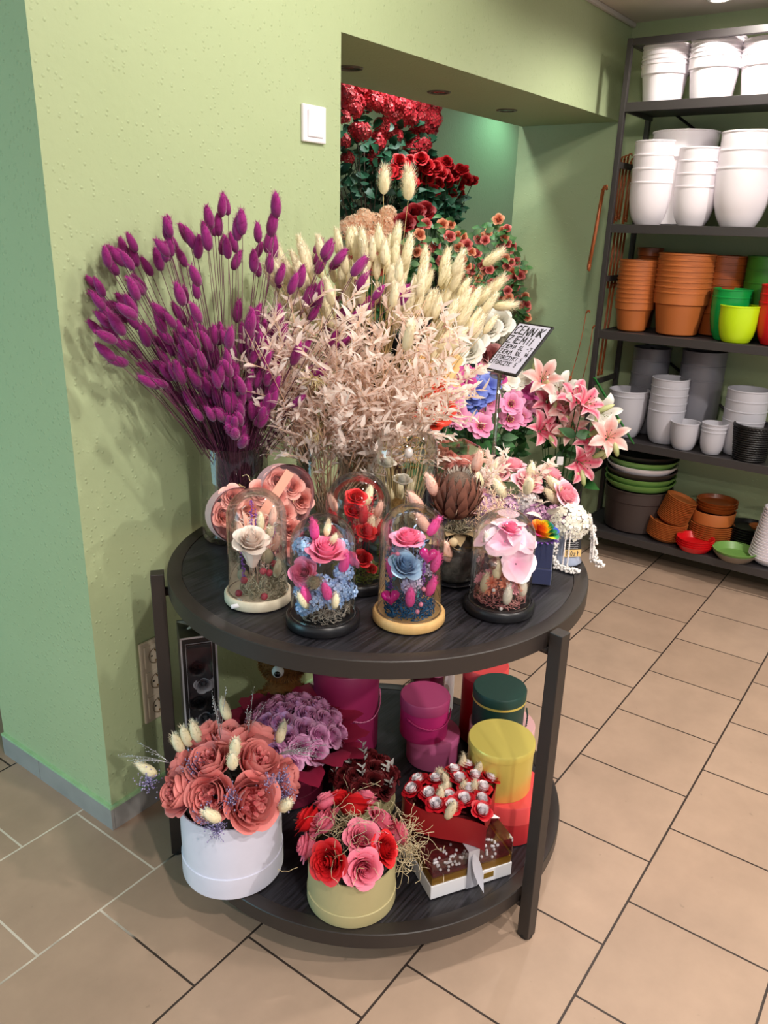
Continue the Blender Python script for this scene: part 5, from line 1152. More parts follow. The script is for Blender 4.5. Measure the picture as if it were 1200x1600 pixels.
t = thing('heart_rose_box', 'red heart-shaped box packed with red and white roses and beige bunny tails', 'flower box', (1.262, .690, Z2 + .100), (0, 0, math.radians(63 + 90 - 180 + 0)))
HR = .118
def heart_xy(mb, s, z0, z1, th=.003, n=64):
    A = heart_outline(s, n); B_ = heart_outline(s - th, n); rings = [(A, z0), (A, z1), (B_, z1), (B_, z0 + .003)]
    mb.grid(lambda i, j: (rings[j][0][i][0], rings[j][0][i][1], rings[j][1]), n, 4, True)
    o = mb.vert((0, 0, z0)); f = len(mb.v)
    for x, y in A: mb.vert((x, y, z0))
    for k in range(n): mb.f.append((o, f + (k + 1) % n, f + k))
b = MB(); heart_xy(b, HR, 0, .062); obj('box', b, mat('red_leatherette', '#8e0f18', rough=.4), t, sharp=40)
b = MB(); heart_xy(b, HR - .006, .03, .045); heart_xy(b, HR * .5, .044, .046); obj('foam', b, mat('foam_red', '#5a0a10', rough=.9), t)
REDWH = mat('petal_red_white', '#f6eef2', '#c50f22', rough=.5)
def redwhite_mb():
    mb = MB()
    rb_ = rose_mb(31, True)
    # inner petals white, outer petals red
    for (p, g) in zip(rb_.v, rb_.g): mb.vert(p, 0.0 if math.hypot(p[0], p[1]) < .56 and p[2] > .1 else 1.0)
    mb.f = rb_.f; return mb
rwm = redwhite_mb().mesh('two_tone_rose', REDWH)
rs = random.Random(9); pts = []; A = heart_outline(HR * .86, 48)
for k in range(6000):
    x, y = rs.uniform(-1, 1) * HR, rs.uniform(-1.05, .8) * HR; ins = False; j = len(A) - 1
    for i in range(len(A)):
        if (A[i][1] > y) != (A[j][1] > y) and x < (A[j][0] - A[i][0]) * (y - A[i][1]) / (A[j][1] - A[i][1]) + A[i][0]: ins = not ins
        j = i
    if ins and all((x - p[0]) ** 2 + (y - p[1]) ** 2 > .0305 ** 2 for p in pts): pts.append((x, y))
for k, (x, y) in enumerate(pts): put_flower('rose', rwm, t, (x, y, .062 + .012 * rs.random() + .012 * (1 - (math.hypot(x, y) / HR))), (x * 1.6, y * 1.6, .32), .0215, k * 1.7)
for k in range(9): tail_part(t, (rs.uniform(-.07, .07), rs.uniform(-.06, .06), .055), (rs.uniform(-.4, .4), rs.uniform(-.4, .4), 1), .95, k, BEIGET)

# gold, coral, green, pale pink and the other round boxes
GOLDC = mat('gold_lid_card', '#decb68', metal=.4, rough=.36)
t = thing('round_gift_box', 'round gold gift box standing on the coral red box', 'gift box', (1.418, .668, .2265)); round_box(t, .0765, .122, GOLDC, .018); rope(t, [(.055, -.055, .075), (.072, -.05, .082), (.082, -.042, .07), (.07, -.03, .07)], .0015, GOLDC)
t = thing('round_gift_box', 'round coral red box under the gold box', 'gift box', (1.424, .645, Z2)); round_box(t, .085, .104, mat('coral_red_card', '#c12a31', rough=.45), .045, mat('coral_lid_card', '#e0474a', rough=.45))
GRN = mat('green_card', '#113b34', rough=.5)
t = thing('round_gift_box', 'round dark green gift box with a gold band', 'gift box', (1.604, .773, .243)); round_box(t, .0675, .108, GRN, .026, None, None, GOLDC); rope(t, [(.03, -.064, .055), (.036, -.066, .03), (.032, -.066, -.01), (.04, -.062, -.015)], .0022, GRN)
t = thing('round_gift_box', 'pale pink round box under the dark green box', 'gift box', (1.618, .765, Z2)); round_box(t, .084, .120, mat('pale_pink_card', '#dba9ab', rough=.5), .035)
REDC = mat('red_card', '#b81f27', rough=.45)
t = thing('round_gift_box', 'tall red round box behind the dark green box', 'gift box', (1.69, .862, Z2)); round_box(t, .062, .222, REDC, .03, mat('coral_lid_card', '#e0474a'))
MAG1 = mat('magenta_card', '#a81e62', rough=.45)
t = thing('round_gift_box', 'dark pink round box with a cord, on the light pink box', 'gift box', (1.504, .932, .2045)); round_box(t, .064, .111, mat('hot_pink_card', '#c22b74', rough=.45), .030, mat('dusky_pink_card', '#a83c6c', rough=.5)); arc_rope(t, .064, 3.0, 5.4, .068, .022, MAG1)
t = thing('round_gift_box', 'light pink round box under the dark pink corded box', 'gift box', (1.525, .915, Z2)); round_box(t, .070, .082, mat('candy_pink_card', '#d66ba0', rough=.45), .026)
t = thing('round_gift_box', 'tall magenta round box with a hanging cord behind the lilac roses', 'gift box', (1.435, 1.135, Z2)); round_box(t, .088, .245, mat('plum_pink_card', '#a32a60', rough=.45), .05); arc_rope(t, .088, 3.5, 5.6, .15, .04, mat('cord_pink', '#d67aa4', rough=.6))
t = thing('round_gift_box', 'white and grey round box between the magenta bucket and the dark green box', 'gift box', (1.665, .915, Z2)) if False else None
t = thing('round_gift_box', 'greige round box under the magenta bucket at the back', 'gift box', (1.645, 1.01, Z2)); round_box(t, .058, .115, mat('greige_card', '#b9a6a0', rough=.5), .03)
t = thing('gift_bucket', 'glossy magenta bucket with a cord handle on the greige box', 'bucket', (1.645, 1.01, Z2 + .116))
b = MB(); b.lathe([(.0005, 0), (.042, 0), (.053, .11), (.055, .114), (.051, .114), (.04, .006), (.0005, .006)], 40); obj('body', b, mat('glossy_magenta_card', '#8e1650', rough=.25), t); arc_rope(t, .050, 3.2, 5.6, .088, .03, mat('cord_pink', '#d67aa4'))
t = thing('round_gift_box', 'small white round box with a dark band at the back of the lower shelf', 'gift box', (1.725, 1.03, Z2)); round_box(t, .05, .19, mat('white_card', '#e4e2ea'), .03, None, None, BASEBLK)

# lilac roses in a wine red wrap
t = thing('lilac_rose_bouquet', 'dome of lilac pink roses in wine red wrapping, behind the peonies', 'flower box', (1.2, 1.13, Z2))
WINEC = mat('wine_card', '#6d1233', rough=.5); WRAP = mat('wine_organza', '#7a0f30', '#94163c', rough=.6)
round_box(t, .085, .115, WINEC, seam=.03)
zb = .22 - Z2
LL = [(-0.017, 0.119, 0.099, 0.03), (0.014, 0.118, 0.13, 0.0238), (0.045, 0.091, 0.132, 0.0239), (0.081, 0.068, 0.149, 0.024), (0.103, 0.031, 0.135, 0.0224), (0.083, 0.023, 0.103, 0.0271), (0.113, -0.003, 0.113, 0.0224), (0.068, 0.062, 0.125, 0.0224), (0.025, 0.027, 0.125, 0.0249), (0.027, 0.095, 0.117, 0.0238), (-0.039, 0.037, 0.12, 0.0228), (-0.036, -0.014, 0.125, 0.0225), (-0.006, -0.046, 0.123, 0.0256), (0.046, -0.056, 0.112, 0.023), (0.129, -0.031, 0.106, 0.024), (0.13, -0.006, 0.131, 0.0225), (0.005, 0.062, 0.117, 0.0203), (0.001, 0.112, 0.108, 0.0222)]
for k in range(34):                                                 # even dome of blooms
    z = 1 - .78 * (k + .5) / 34; a = k * 2.39996; q = math.sqrt(1 - z * z); d = Vector((q * math.cos(a), q * math.sin(a), z))
    put_flower('soap_rose', roses(k % 4 + 1, LILACP), t, Vector((.112 * d.x + .012, .112 * d.y - .012, .135 + .085 * d.z)), d + Vector((0, 0, .15)), .030, k)
b = MB(); rs = random.Random(33)
for k in range(15):
    a = 2 * PI * k / 15; petal(b, a, .30, .085, .160 + .01 * rs.random(), .10, .165 + .03 * rs.random(), .5, 6, 5, .05, 0, 1, rs, .06, .8)
obj('wrapping', b, WRAP, t)

# wine red roses in a cream box
t = thing('wine_rose_box', 'small cream box of dark wine roses with silver leaves between the bouquets', 'flower box', (1.268, .945, Z2))
round_box(t, .074, .060, mat('cream_card', '#c8bb8c', rough=.55), seam=.022)
WINER = mat('petal_wine', '#3c060d', '#6e1019', rough=.65)
for k in range(19):
    z = 1 - .75 * (k + .5) / 19; a = k * 2.39996; q = math.sqrt(1 - z * z); d = Vector((q * math.cos(a), q * math.sin(a), z))
    put_flower('rose', roses(k % 4 + 1, WINER), t, Vector((.070 * d.x, .070 * d.y, .062 + .052 * d.z)), d + Vector((0, 0, .2)), .027, k)
SLV = mat('silver_leaf', '#b9b6b4', rough=.5)
for k, (x, y) in enumerate([(-.05, .05), (-.025, .02), (.0, -.0), (.02, -.05), (.05, -.04), (-.035, -.02), (.03, .03), (.0, -.075)]):
    b = MB()
    for q in range(5):
        a = q * 2.1; b.leaf((0, 0, .006 * q), (math.cos(a), math.sin(a), .9), (0, 0, 1), .018, .007, .1, 0, 1, 3)
    b.tube([(0, 0, -.01), (0, 0, .03)], .0007, 3)
    obj('silver_sprig', b, SLV, t, (x, y, .125 - 8 * (x * x + y * y)), (rs.uniform(-.4, .4), rs.uniform(-.4, .4), 0))

# tall black photo-box with roses behind a window
t = thing('window_gift_box', 'tall narrow black box with a silver-edged window', 'gift box', (1.062, 1.275, Z2), (0, 0, -.62))
BX, BY, BH = .040, .045, .452
b = MB(); b.box(-BX, BX, -BY, BY, 0, BH); bo = obj('box', b, mat('black_card', '#131215', rough=.4), t, bevel=.0015, smooth=False)
SLE = mat('silver_edge', '#b9bcc6', rough=.3, metal=.4)
b = MB()
for x0, x1, z0, z1 in ((-BX, -BX + .004, 0, BH), (BX - .004, BX, 0, BH), (-BX, BX, BH - .004, BH), (-BX, BX, 0, .004), (-BX + .011, -BX + .012, .02, BH - .016), (BX - .012, BX - .011, .02, BH - .016), (-BX + .011, BX - .011, BH - .017, BH - .016)): b.box(x0, x1, -BY - .001, -BY + .001, z0, z1)
obj('silver_edging', b, SLE, t, smooth=False)
b = MB(); b.box(-BX + .014, BX - .014, -BY - .0006, -BY, .03, BH - .02); obj('window_back', b, mat('window_dark', '#26262b', rough=.5), t, smooth=False)
GREYR = mat('petal_grey', '#63636a', '#a2a2aa', rough=.6); BLKR = mat('petal_black', '#0b0b0d', '#1d1d22', rough=.5)
for k in range(8): put_flower('rose', roses(k % 4 + 1, BLKR if k % 2 else GREYR), t, (.006 * (-1) ** k, -BY + .002, .06 + .045 * k), (0, -1, .1), .021, k)
b = MB(); b.box(-BX + .013, BX - .013, -BY - .018, -BY - .0005, .03, BH - .019); obj('window', b, PLASTIC, t, smooth=False)
b = MB(); b.leaf((-.02, -.01, BH + .002), (1, .2, .25), (0, 0, 1), .05, .016, .1, 0, 1, 5, .2); b.leaf((-.015, .01, BH + .002), (-1, .5, .3), (0, 0, 1), .03, .014, .1, 0, 1, 5, .2); obj('top_bow', b, SLE, t)

# plush toy behind the lilac roses
t = thing('plush_toy', 'brown plush toy with big white eyes, mostly hidden behind the lilac roses', 'plush toy', (1.345, 1.275, Z2 + .0))
FUR = mat('brown_plush', '#6b4114', '#94622a', rough=.95)
def furball(c, r, sz, n, seed):
    rs_ = random.Random(seed); b_ = MB(); b_.ball(c, r, 18, 12, sz)
    for k in range(n):
        z = rs_.uniform(-1, 1); a = rs_.uniform(0, 6.28); q_ = math.sqrt(1 - z * z); d = Vector((q_ * math.cos(a), q_ * math.sin(a), z)); p = Vector(c) + Vector((d.x * r, d.y * r, d.z * r * sz)) * .98; s_ = d.orthogonal().normalized() * .001
        dd = (d + Vector((rs_.uniform(-.5, .5), rs_.uniform(-.5, .5), rs_.uniform(-.5, .5)))).normalized(); b_.add([p - s_, p + s_, p + dd * rs_.uniform(.006, .012)], [(0, 1, 2)], [.2, .2, 1])
    return b_
obj('body', furball((0, 0, .1), .062, 1.58, 1500, 1), FUR, t); obj('head', furball((0, 0, .235), .062, .9, 2200, 2), FUR, t)
for s in (-1, 1): obj('ear', furball(tuple(CR_ * (.046 * s) + Vector((0, .01, .282))), .02, 1, 300, 5 + s), FUR, t)
for s in (-1, 1):
    c = (CR_ * -.006 + CB_ * -.060 if s < 0 else CR_ * .056 + CB_ * -.018) + Vector((0, 0, .240)); b = MB(); b.ball(c, .016, 14, 9); e = obj('eye', b, mat('eye_white', '#ece8e4', rough=.2), t); b = MB(); b.ball(c - CB_ * .009 + Vector((0, 0, 0)), .0095, 12, 8); obj('pupil', b, mat('eye_black', '#08080a', rough=.1), e)
for s in (-1, 1): obj('arm', furball(tuple(CR_ * (.062 * s) + Vector((0, 0, .11))), .02, 1.8, 300, 9 + s), FUR, t)

# ================================================================== FLOWER DISPLAY IN THE ALCOVE
STANDM = mat('stand_black', '#1a1918', rough=.6)
def stand(x0, x1, y0, y1, z, label):
    t = thing('flower_stand', label, 'stand', ((x0 + x1) / 2, (y0 + y1) / 2, 0), group=None)
    dx, dy = (x1 - x0) / 2, (y1 - y0) / 2
    b = MB(); b.box(-dx, dx, -dy, dy, z - .03, z); obj('board', b, STANDM, t, smooth=False)
    for sx in (-1, 1):
        for sy in (-1, 1): b = MB(); b.box(sx * dx - .02 * (sx > 0) , sx * dx + .02 * (sx < 0), sy * dy - .02 * (sy > 0), sy * dy + .02 * (sy < 0), 0, z - .03); obj('leg', b, STANDM, t, smooth=False)
    b = MB(); b.box(-dx + .02, dx - .02, -dy, -dy + .012, .05, z - .03); obj('front_panel', b, STANDM, t, smooth=False)
stand(1.92, 3.70, 1.99, 2.16, .78, 'lower black display step holding the peach and apricot flowers')
stand(1.92, 4.10, 2.22, 2.60, 1.08, 'upper black display step at the back, holding the red roses')
def bucket(x, y, z, r, h, label, tagged=False, d=(-.81, -.58, 0)):
    t = thing('flower_bucket', label, 'bucket', (x, y, z))
    b = MB(); b.lathe([(.0005, 0), (r * .8, 0), (r, h - .01), (r + .004, h), (r - .003, h), (r * .78, .006), (.0005, .006)], 36); obj('body', b, BUCKET, t)
    if tagged:
        for k, (a, zz) in enumerate([(0, .80), (.35, .62)]):
            dd = Quaternion((0, 0, 1), a - .1) @ Vector(d); p = dd * (r * .97); ang = math.atan2(dd.x, -dd.y)
            b = MB(); b.box(-.014, .014, -.001, .001, -.018, .018); tg_ = obj('price_tag', b, TAGM, t, (p.x * 1.02, p.y * 1.02, h * zz), (0, 0, ang), smooth=False)
            b = MB(); b.box(-.006, .006, -.0018, -.001, -.007, .007); obj('tag_print', b, INK, tg_, smooth=False)
    return t
def flower_stem(name, base, tip, mesh, s, d, stemM, leafM, seed, label, group, leaves=3, bulge=.04, cat='artificial flower', ll=.06, part='bloom', extra=None):
    rs_ = random.Random(seed); base = Vector(base); tip = Vector(tip); d = Vector(d).normalized()
    t = thing(name, label, cat, base, group=group)
    pts = curve_pts(base, tip - d * s * .3, Vector((0, 0, bulge)), 7); b = MB(); b.tube([p - base for p in pts], .0022, 5); obj('stem', b, stemM, t)
    put_flower(part, mesh, t, tip - base, d, s, seed * 1.1)
    if leaves:
        b = MB()
        for k in range(leaves * 2):
            u = rs_.uniform(.55, .86); i = min(5, int(u * 6)); p = pts[i].lerp(pts[i + 1], u * 6 - i) - base; a = rs_.uniform(0, 6.28)
            b.leaf(p, (math.cos(a), math.sin(a), rs_.uniform(-.6, .9)), (-.75 + rs_.uniform(-.5, .5), -.55 + rs_.uniform(-.5, .5), rs_.uniform(.1, .9)), ll * rs_.uniform(.7, 1.2), ll * .52, .3, 0, 1, 4, .1)
        obj('foliage', b, leafM, t)
    if extra: extra(t, tip - base, d, rs_)
    return t
rr = lambda k: roses(k % 4 + 1, REDR)
rn = random.Random(77)
# --- tall red roses at the top
bucket(3.16, 2.40, 1.08, .085, .22, 'black bucket on the upper step holding the tall red spray roses')
TOP = [(2.94, 2.37, 1.96), (3.02, 2.4, 1.94), (2.95, 2.39, 1.87), (3.09, 2.41, 2.0), (3.15, 2.41, 1.97), (3.15, 2.36, 1.95), (3.2, 2.35, 1.98), (3.38, 2.43, 1.97), (3.25, 2.38, 1.94), (3.39, 2.37, 1.95), (3.56, 2.45, 1.98), (3.56, 2.4, 1.98), (3.71, 2.43, 2.0), (3.47, 2.4, 1.93), (3.59, 2.41, 1.91), (3.62, 2.37, 1.93), (3.65, 2.41, 1.9), (3.55, 2.44, 1.84), (3.59, 2.4, 1.82), (3.38, 2.42, 1.84), (3.23, 2.42, 1.8), (3.04, 2.36, 1.82), (3.28, 2.43, 1.87), (2.98, 2.41, 1.78), (3.01, 2.38, 1.91), (3.31, 2.35, 1.97), (3.2, 2.44, 2.0), (3.49, 2.4, 1.99)]
REDB = mat('petal_bright_red', '#8f0d18', '#d83040', rough=.5)
cl = cm(('red_cluster', 0), lambda: florets_mb(50, 46, .042, .017, .9), REDB)
def topextra(t, tip, d, rs_):
    b = MB()
    for k in range(4):
        p = tip + Vector((rs_.uniform(-.06, .06), rs_.uniform(-.0, .06), rs_.uniform(-.26, -.06))); a = rs_.uniform(0, 6.28); b.leaf(p, (math.cos(a), math.sin(a), rs_.uniform(-.6, .6)), (-.7, -.6, rs_.uniform(0, 1)), .06, .042, .3, 0, 1, 4, .1)
    obj('foliage', b, TEALL, t)
for k, p in enumerate(TOP + [(x + rn.uniform(-.07, .07), y + .03, z + rn.uniform(-.07, .03)) for x, y, z in TOP[::1]]):
    flower_stem('artificial_spray_flower', (3.16 + rn.uniform(-.04, .04), 2.40 + rn.uniform(-.04, .04), 1.10), p, cl, rn.uniform(.7, 1.0), (rn.uniform(-.6, .2), rn.uniform(-.7, .1), .7), BSTEM, TEALL, k, 'tall red spray flower stem at the top of the back display', 'red spray flowers at the top of the alcove', 1, .10, ll=.065, extra=topextra)
# --- second bunch of red roses
bucket(3.62, 2.34, 1.08, .085, .26, 'black bucket on the upper step holding the shorter red roses')
RED2 = [(3.22, 2.32, 1.67), (3.33, 2.35, 1.7), (3.28, 2.34, 1.66), (3.4, 2.36, 1.68), (3.45, 2.36, 1.71), (3.44, 2.31, 1.74), (3.48, 2.3, 1.71), (3.67, 2.38, 1.73), (3.65, 2.33, 1.69), (3.61, 2.32, 1.64), (3.59, 2.4, 1.63), (3.45, 2.35, 1.64), (3.63, 2.38, 1.68), (3.75, 2.35, 1.73), (3.85, 2.36, 1.71), (3.82, 2.32, 1.72), (3.95, 2.36, 1.68), (3.93, 2.39, 1.64), (3.75, 2.35, 1.65), (3.43, 2.37, 1.73), (3.83, 2.37, 1.67), (3.52, 2.33, 1.70), (3.56, 2.36, 1.72), (3.70, 2.34, 1.69), (3.88, 2.35, 1.66), (3.38, 2.33, 1.64)]
RED2 += [(x + rn.uniform(-.06, .06), y - .01, z + rn.uniform(-.05, .04)) for x, y, z in RED2[:22]]
for k, p in enumerate(RED2): flower_stem('artificial_rose', (3.62 + rn.uniform(-.05, .05), 2.34 + rn.uniform(-.04, .04), 1.10), p, rr(k), rn.uniform(.029, .037), (rn.uniform(-.9, -.3), rn.uniform(-.8, -.1), .5), GSTEM, TEALL, k, 'red rose stem in the rounded bunch below the tall red flowers', 'red roses in the second bunch', 4, .06, ll=.065)
# --- apricot hydrangea-like bunch and dark red below it
bucket(2.77, 2.075, .78, .08, .25, 'black bucket on the lower step holding the apricot blossom bunch')
APR = mat('floret_apricot', '#fcb98a', '#ffe9cf', rough=.7, trans=.35); aprm = cm(('apricot_cluster', 0), lambda: florets_mb(60, 46, .048, .019, .9), APR)
for k, p in enumerate([(2.62, 2.07, 1.44), (2.73, 2.1, 1.47), (2.78, 2.09, 1.45), (2.89, 2.11, 1.45), (2.7, 2.11, 1.4), (2.71, 2.06, 1.39), (2.78, 2.05, 1.4), (2.94, 2.13, 1.41), (2.59, 2.08, 1.42), (2.88, 2.07, 1.38), (2.66, 2.05, 1.45), (2.82, 2.06, 1.42), (2.74, 2.04, 1.36), (2.84, 2.06, 1.48), (2.65, 2.05, 1.37), (2.79, 2.03, 1.44)]):
    flower_stem('artificial_blossom', (2.77 + rn.uniform(-.03, .03), 2.075, .80), p, aprm, rn.uniform(.62, .82), (rn.uniform(-.5, 0), -.4, .8), GSTEM, GREENL, k, 'apricot blossom stem behind the two tall lone bunny tails', 'apricot blossoms', 3, .04, ll=.09)
bucket(2.93, 2.06, .78, .06, .22, 'black bucket on the lower step holding dark red roses')
for k, p in enumerate([(2.86, 1.99, 1.45), (2.98, 2.02, 1.49), (3.04, 2.01, 1.5), (2.95, 2.03, 1.42), (2.93, 2.03, 1.39), (2.91, 1.98, 1.44), (2.58, 1.97, 1.34), (2.75, 2.05, 1.32), (2.72, 2.0, 1.34), (2.63, 1.99, 1.3), (2.68, 2.0, 1.28), (2.55, 1.98, 1.30), (2.90, 2.0, 1.34), (2.82, 2.0, 1.30)]):
    flower_stem('artificial_rose', (2.93, 2.06, .80), p, roses(k % 4 + 1, DEEPR), .045, (-.5, -.5, .6), GSTEM, GREENL, k, 'dark wine red rose stem beside and below the apricot blossoms', 'dark red roses in the alcove', 3, .05, ll=.07)
# --- peach spray rose bush
PEACH = [(2.84, 1.87, 1.45), (3.01, 1.9, 1.45), (3.06, 1.89, 1.45), (3.2, 1.91, 1.4), (3.34, 1.91, 1.39), (3.33, 1.86, 1.42), (3.47, 1.85, 1.4), (3.69, 1.93, 1.35), (3.5, 1.88, 1.36), (3.53, 1.87, 1.31), (3.70, 1.90, 1.29), (3.61, 1.9, 1.27), (3.62, 1.93, 1.21), (3.67, 1.9, 1.24), (3.42, 1.91, 1.18), (3.24, 1.87, 1.17), (3.54, 1.91, 1.19), (3.70, 1.91, 1.17), (3.71, 1.84, 1.13), (3.70, 1.87, 1.11), (3.64, 1.92, 1.09), (3.56, 1.86, 1.16), (3.33, 1.93, 1.26), (3.39, 1.91, 1.28), (3.4, 1.88, 1.26), (3.1, 1.85, 1.31), (3.3, 1.94, 1.15), (3.13, 1.9, 1.13), (2.91, 1.92, 1.33), (2.91, 1.94, 1.38), (2.99, 1.92, 1.36), (3.09, 1.94, 1.41), (3.24, 1.89, 1.34), (3.54, 1.93, 1.27), (3.70, 1.86, 1.25), (3.72, 1.83, 1.07), (3.62, 1.94, 1.08), (3.46, 1.86, 1.43), (3.01, 1.86, 1.4), (3.1, 1.87, 1.36), (3.28, 1.95, 1.22), (3.4, 1.89, 1.13)]
bucket(3.40, 2.06, .78, .08, .26, 'black bucket on the lower step holding the peach spray rose bush')
t = thing('spray_rose_bush', 'bushy bunch of small peach and coral roses at the right of the alcove', 'artificial flower', (3.40, 2.06, .80))
PEACH += [(min(3.715, x + rn.uniform(-.06, .06)), y - .01, z + rn.uniform(-.06, .05)) for x, y, z in PEACH]
o0 = Vector((3.40, 2.06, .80)); PCH = mat('petal_peach_small', '#e8694f', '#f8b48c', rough=.6); PCH2 = mat('petal_coral_small', '#c8405a', '#f08a80', rough=.6)
b = MB(); lf = MB(); rs = random.Random(19)
for k, p in enumerate(PEACH):
    p = Vector(p); pts = curve_pts(o0, p, (0, 0, .10), 6); b.tube([q_ - o0 for q_ in pts], .0014, 3)
    put_flower('bloom', roses(k % 4 + 1, PCH if rs.random() < .5 else PCH2), t, p - o0, (rs.uniform(-1.1, -.4), rs.uniform(-.9, -.2), .45), rs.uniform(.019, .025), k)
    for q in range(5):
        a = rs.uniform(0, 6.28); pp = p - o0 + Vector((rs.uniform(-.05, .05), rs.uniform(-.02, .06), rs.uniform(-.07, .04)))
        if pp.x + o0.x > 3.715: pp.x = 3.715 - o0.x
        lf.leaf(pp, (math.cos(a) - .4, math.sin(a) - .3, rs.uniform(-.6, .6)), (-.7 + rs.uniform(-.4, .4), -.5, rs.uniform(0, .9)), .045, .028, .3, 0, 1, 3, .1)
obj('stems', b, GSTEM, t); obj('leaves', lf, mat('leaf_mid_green', '#2a5f30', '#6a9a58', rough=.5), t)

# --- near buckets on the floor behind the table
ROSEBIG = lambda k, M: roses(k % 4 + 1, M)
bucket(2.42, 1.60, 0, .085, .60, 'black floor bucket behind the table, of the vermilion roses', True)
bucket(2.70, 1.46, 0, .085, .60, 'black floor bucket of the violet blue flowers', True)
bucket(2.93, 1.60, 0, .085, .56, 'black floor bucket of the pink anemones, by the end wall', True)
bucket(2.80, 1.76, 0, .085, .70, 'tall black bucket at the back holding the white roses')
bucket(3.02, 1.28, 0, .085, .44, 'black bucket on the floor beside the rack holding the lilies', True)
ORG = mat('petal_vermilion', '#b8140c', '#f0452a', rough=.55); YEL = mat('petal_apricot_yellow', '#e89a4a', '#fbd59a', rough=.55); DUST = mat('petal_dusty_pink', '#c06a70', '#e2a2a0', rough=.6)
bk1 = (2.42, 1.60, .02)
for k, p in enumerate([(2.15, 1.37, .9), (2.1, 1.4, .93), (2.07, 1.39, .9), (2.24, 1.41, .84), (2.14, 1.41, .94), (2.19, 1.36, .88), (2.20, 1.40, .93)]): flower_stem('artificial_rose', bk1, p, ROSEBIG(k, ORG), .052, (-.6, -.6, .6), GSTEM, GREENL, k, 'vermilion red rose stem right of the blush sprays', 'vermilion roses', 3, .1)
for k, p in enumerate([(2.29, 1.45, .96), (2.38, 1.48, .91), (2.37, 1.47, .99), (2.32, 1.49, .98), (2.27, 1.47, 1.0), (2.33, 1.46, .93)]): flower_stem('artificial_lily', bk1, p, cm(('wide_bloom', k % 2), lambda: openflower_mb(k, 6, 2, .5, 1.3), YEL), .062, (-.5, -.5, .7), GSTEM, GREENL, k, 'apricot yellow flower stem above the vermilion roses', 'apricot flowers', 2, .1)
bk2 = (2.80, 1.76, .02)
for k, p in enumerate([(2.59, 1.57, 1.0), (2.72, 1.58, .99), (2.89, 1.59, 1.06), (3.02, 1.61, 1.07), (3.07, 1.61, .99), (2.80, 1.60, 1.02)]): flower_stem('artificial_rose', bk2, p, ROSEBIG(k, WHITER), .062, (-.6, -.5, .6), GSTEM, TEALL, k, 'large creamy white rose stem left of the price sign', 'white roses', 4, .06, ll=.09)
for k, p in enumerate([(2.74, 1.63, 1.05), (2.98, 1.62, .94), (2.68, 1.65, 1.06), (2.60, 1.62, 1.05)]): flower_stem('artificial_rose', bk2, p, ROSEBIG(k, DUST), .055, (-.6, -.5, .6), GSTEM, TEALL, k, 'dusty pink rose stem among the white roses', 'dusty pink roses', 3, .06, ll=.09)
PINKC = mat('petal_anemone_pink', '#d8347e', '#f6a6cf', rough=.5); MAGC = mat('petal_anemone_magenta', '#8e0f5c', '#d84f9e', rough=.5); BLC = mat('petal_cornflower', '#3a49b0', '#7f93e6', rough=.5)
def heartextra(t, tip, d, rs_):
    b = MB(); b.ball(tip + Vector(d) * .008, .009, 8, 6, 1.0, 0)
    for k in range(10):
        a = 2 * PI * k / 10; b.ball(tip + Vector(d) * .012 + (aim(d) @ Vector((math.cos(a), math.sin(a), 0))) * .013, .0025, 5, 3, 1, 1)
    obj('flower_centre', b, mat('stamen_ochre', '#6d2a2a', '#e0c070', rough=.7), t)
cosm = lambda k, M: cm(('anemone', k % 3), lambda: openflower_mb(k, 7, 2, .32, 1.25), M)
bk3 = (2.93, 1.60, .02); bk4 = (2.70, 1.46, .02)
COS = [(2.31, 1.39, .89), (2.42, 1.42, .8), (2.3, 1.41, .86), (2.65, 1.43, .82), (2.59, 1.43, .78), (2.51, 1.38, .76), (2.72, 1.37, .81), (2.96, 1.45, .79), (2.88, 1.4, .73), (2.76, 1.39, .74), (3.1, 1.47, .74), (3.07, 1.42, .73), (2.36, 1.40, .83), (2.84, 1.42, .80), (2.98, 1.44, .74), (2.79, 1.40, .78)]
for k, p in enumerate(COS): flower_stem('artificial_anemone', bk1 if p[0] < 2.45 else (bk4 if p[0] < 2.7 else bk3), p, cosm(k, PINKC), rn.uniform(.042, .050), (-.65, -.55, .55), GSTEM, GREENL, k, 'pink anemone stem in the row behind the clear sign pole', 'pink anemones', 3, .06, ll=.07, extra=heartextra)
for k, p in enumerate([(2.46, 1.43, .92), (2.43, 1.46, .93), (2.63, 1.45, .92), (2.76, 1.47, .89), (3.16, 1.45, .79), (2.94, 1.42, .82), (3.08, 1.44, .80), (2.52, 1.46, .93)]): flower_stem('artificial_anemone', bk4 if p[0] < 2.8 else bk3, p, cosm(k, MAGC), .045, (-.6, -.5, .6), GSTEM, GREENL, k, 'magenta purple anemone stem under the price sign', 'magenta anemones', 2, .06, ll=.07)
for k, p in enumerate([(2.52, 1.41, .89), (2.52, 1.44, .86), (2.61, 1.43, .86), (2.6, 1.45, .91), (2.54, 1.45, .82), (2.58, 1.4, .9), (2.65, 1.43, .89), (2.56, 1.42, .86)]): flower_stem('artificial_anemone', bk4, p, cosm(k, BLC), .046, (-.6, -.5, .6), GSTEM, GREENL, k, 'violet blue flower stem between the pink anemones', 'violet blue flowers', 2, .06, ll=.07)
for k, p in enumerate([(2.8, 1.43, .88), (2.96, 1.46, .84), (2.86, 1.45, .84), (2.90, 1.44, .87)]): flower_stem('artificial_anemone', bk3, p, cosm(k, WHITER), .045, (-.6, -.5, .6), GSTEM, GREENL, k, 'white flower stem just below the lower edge of the price sign', 'white flowers under the sign', 2, .06, ll=.07)
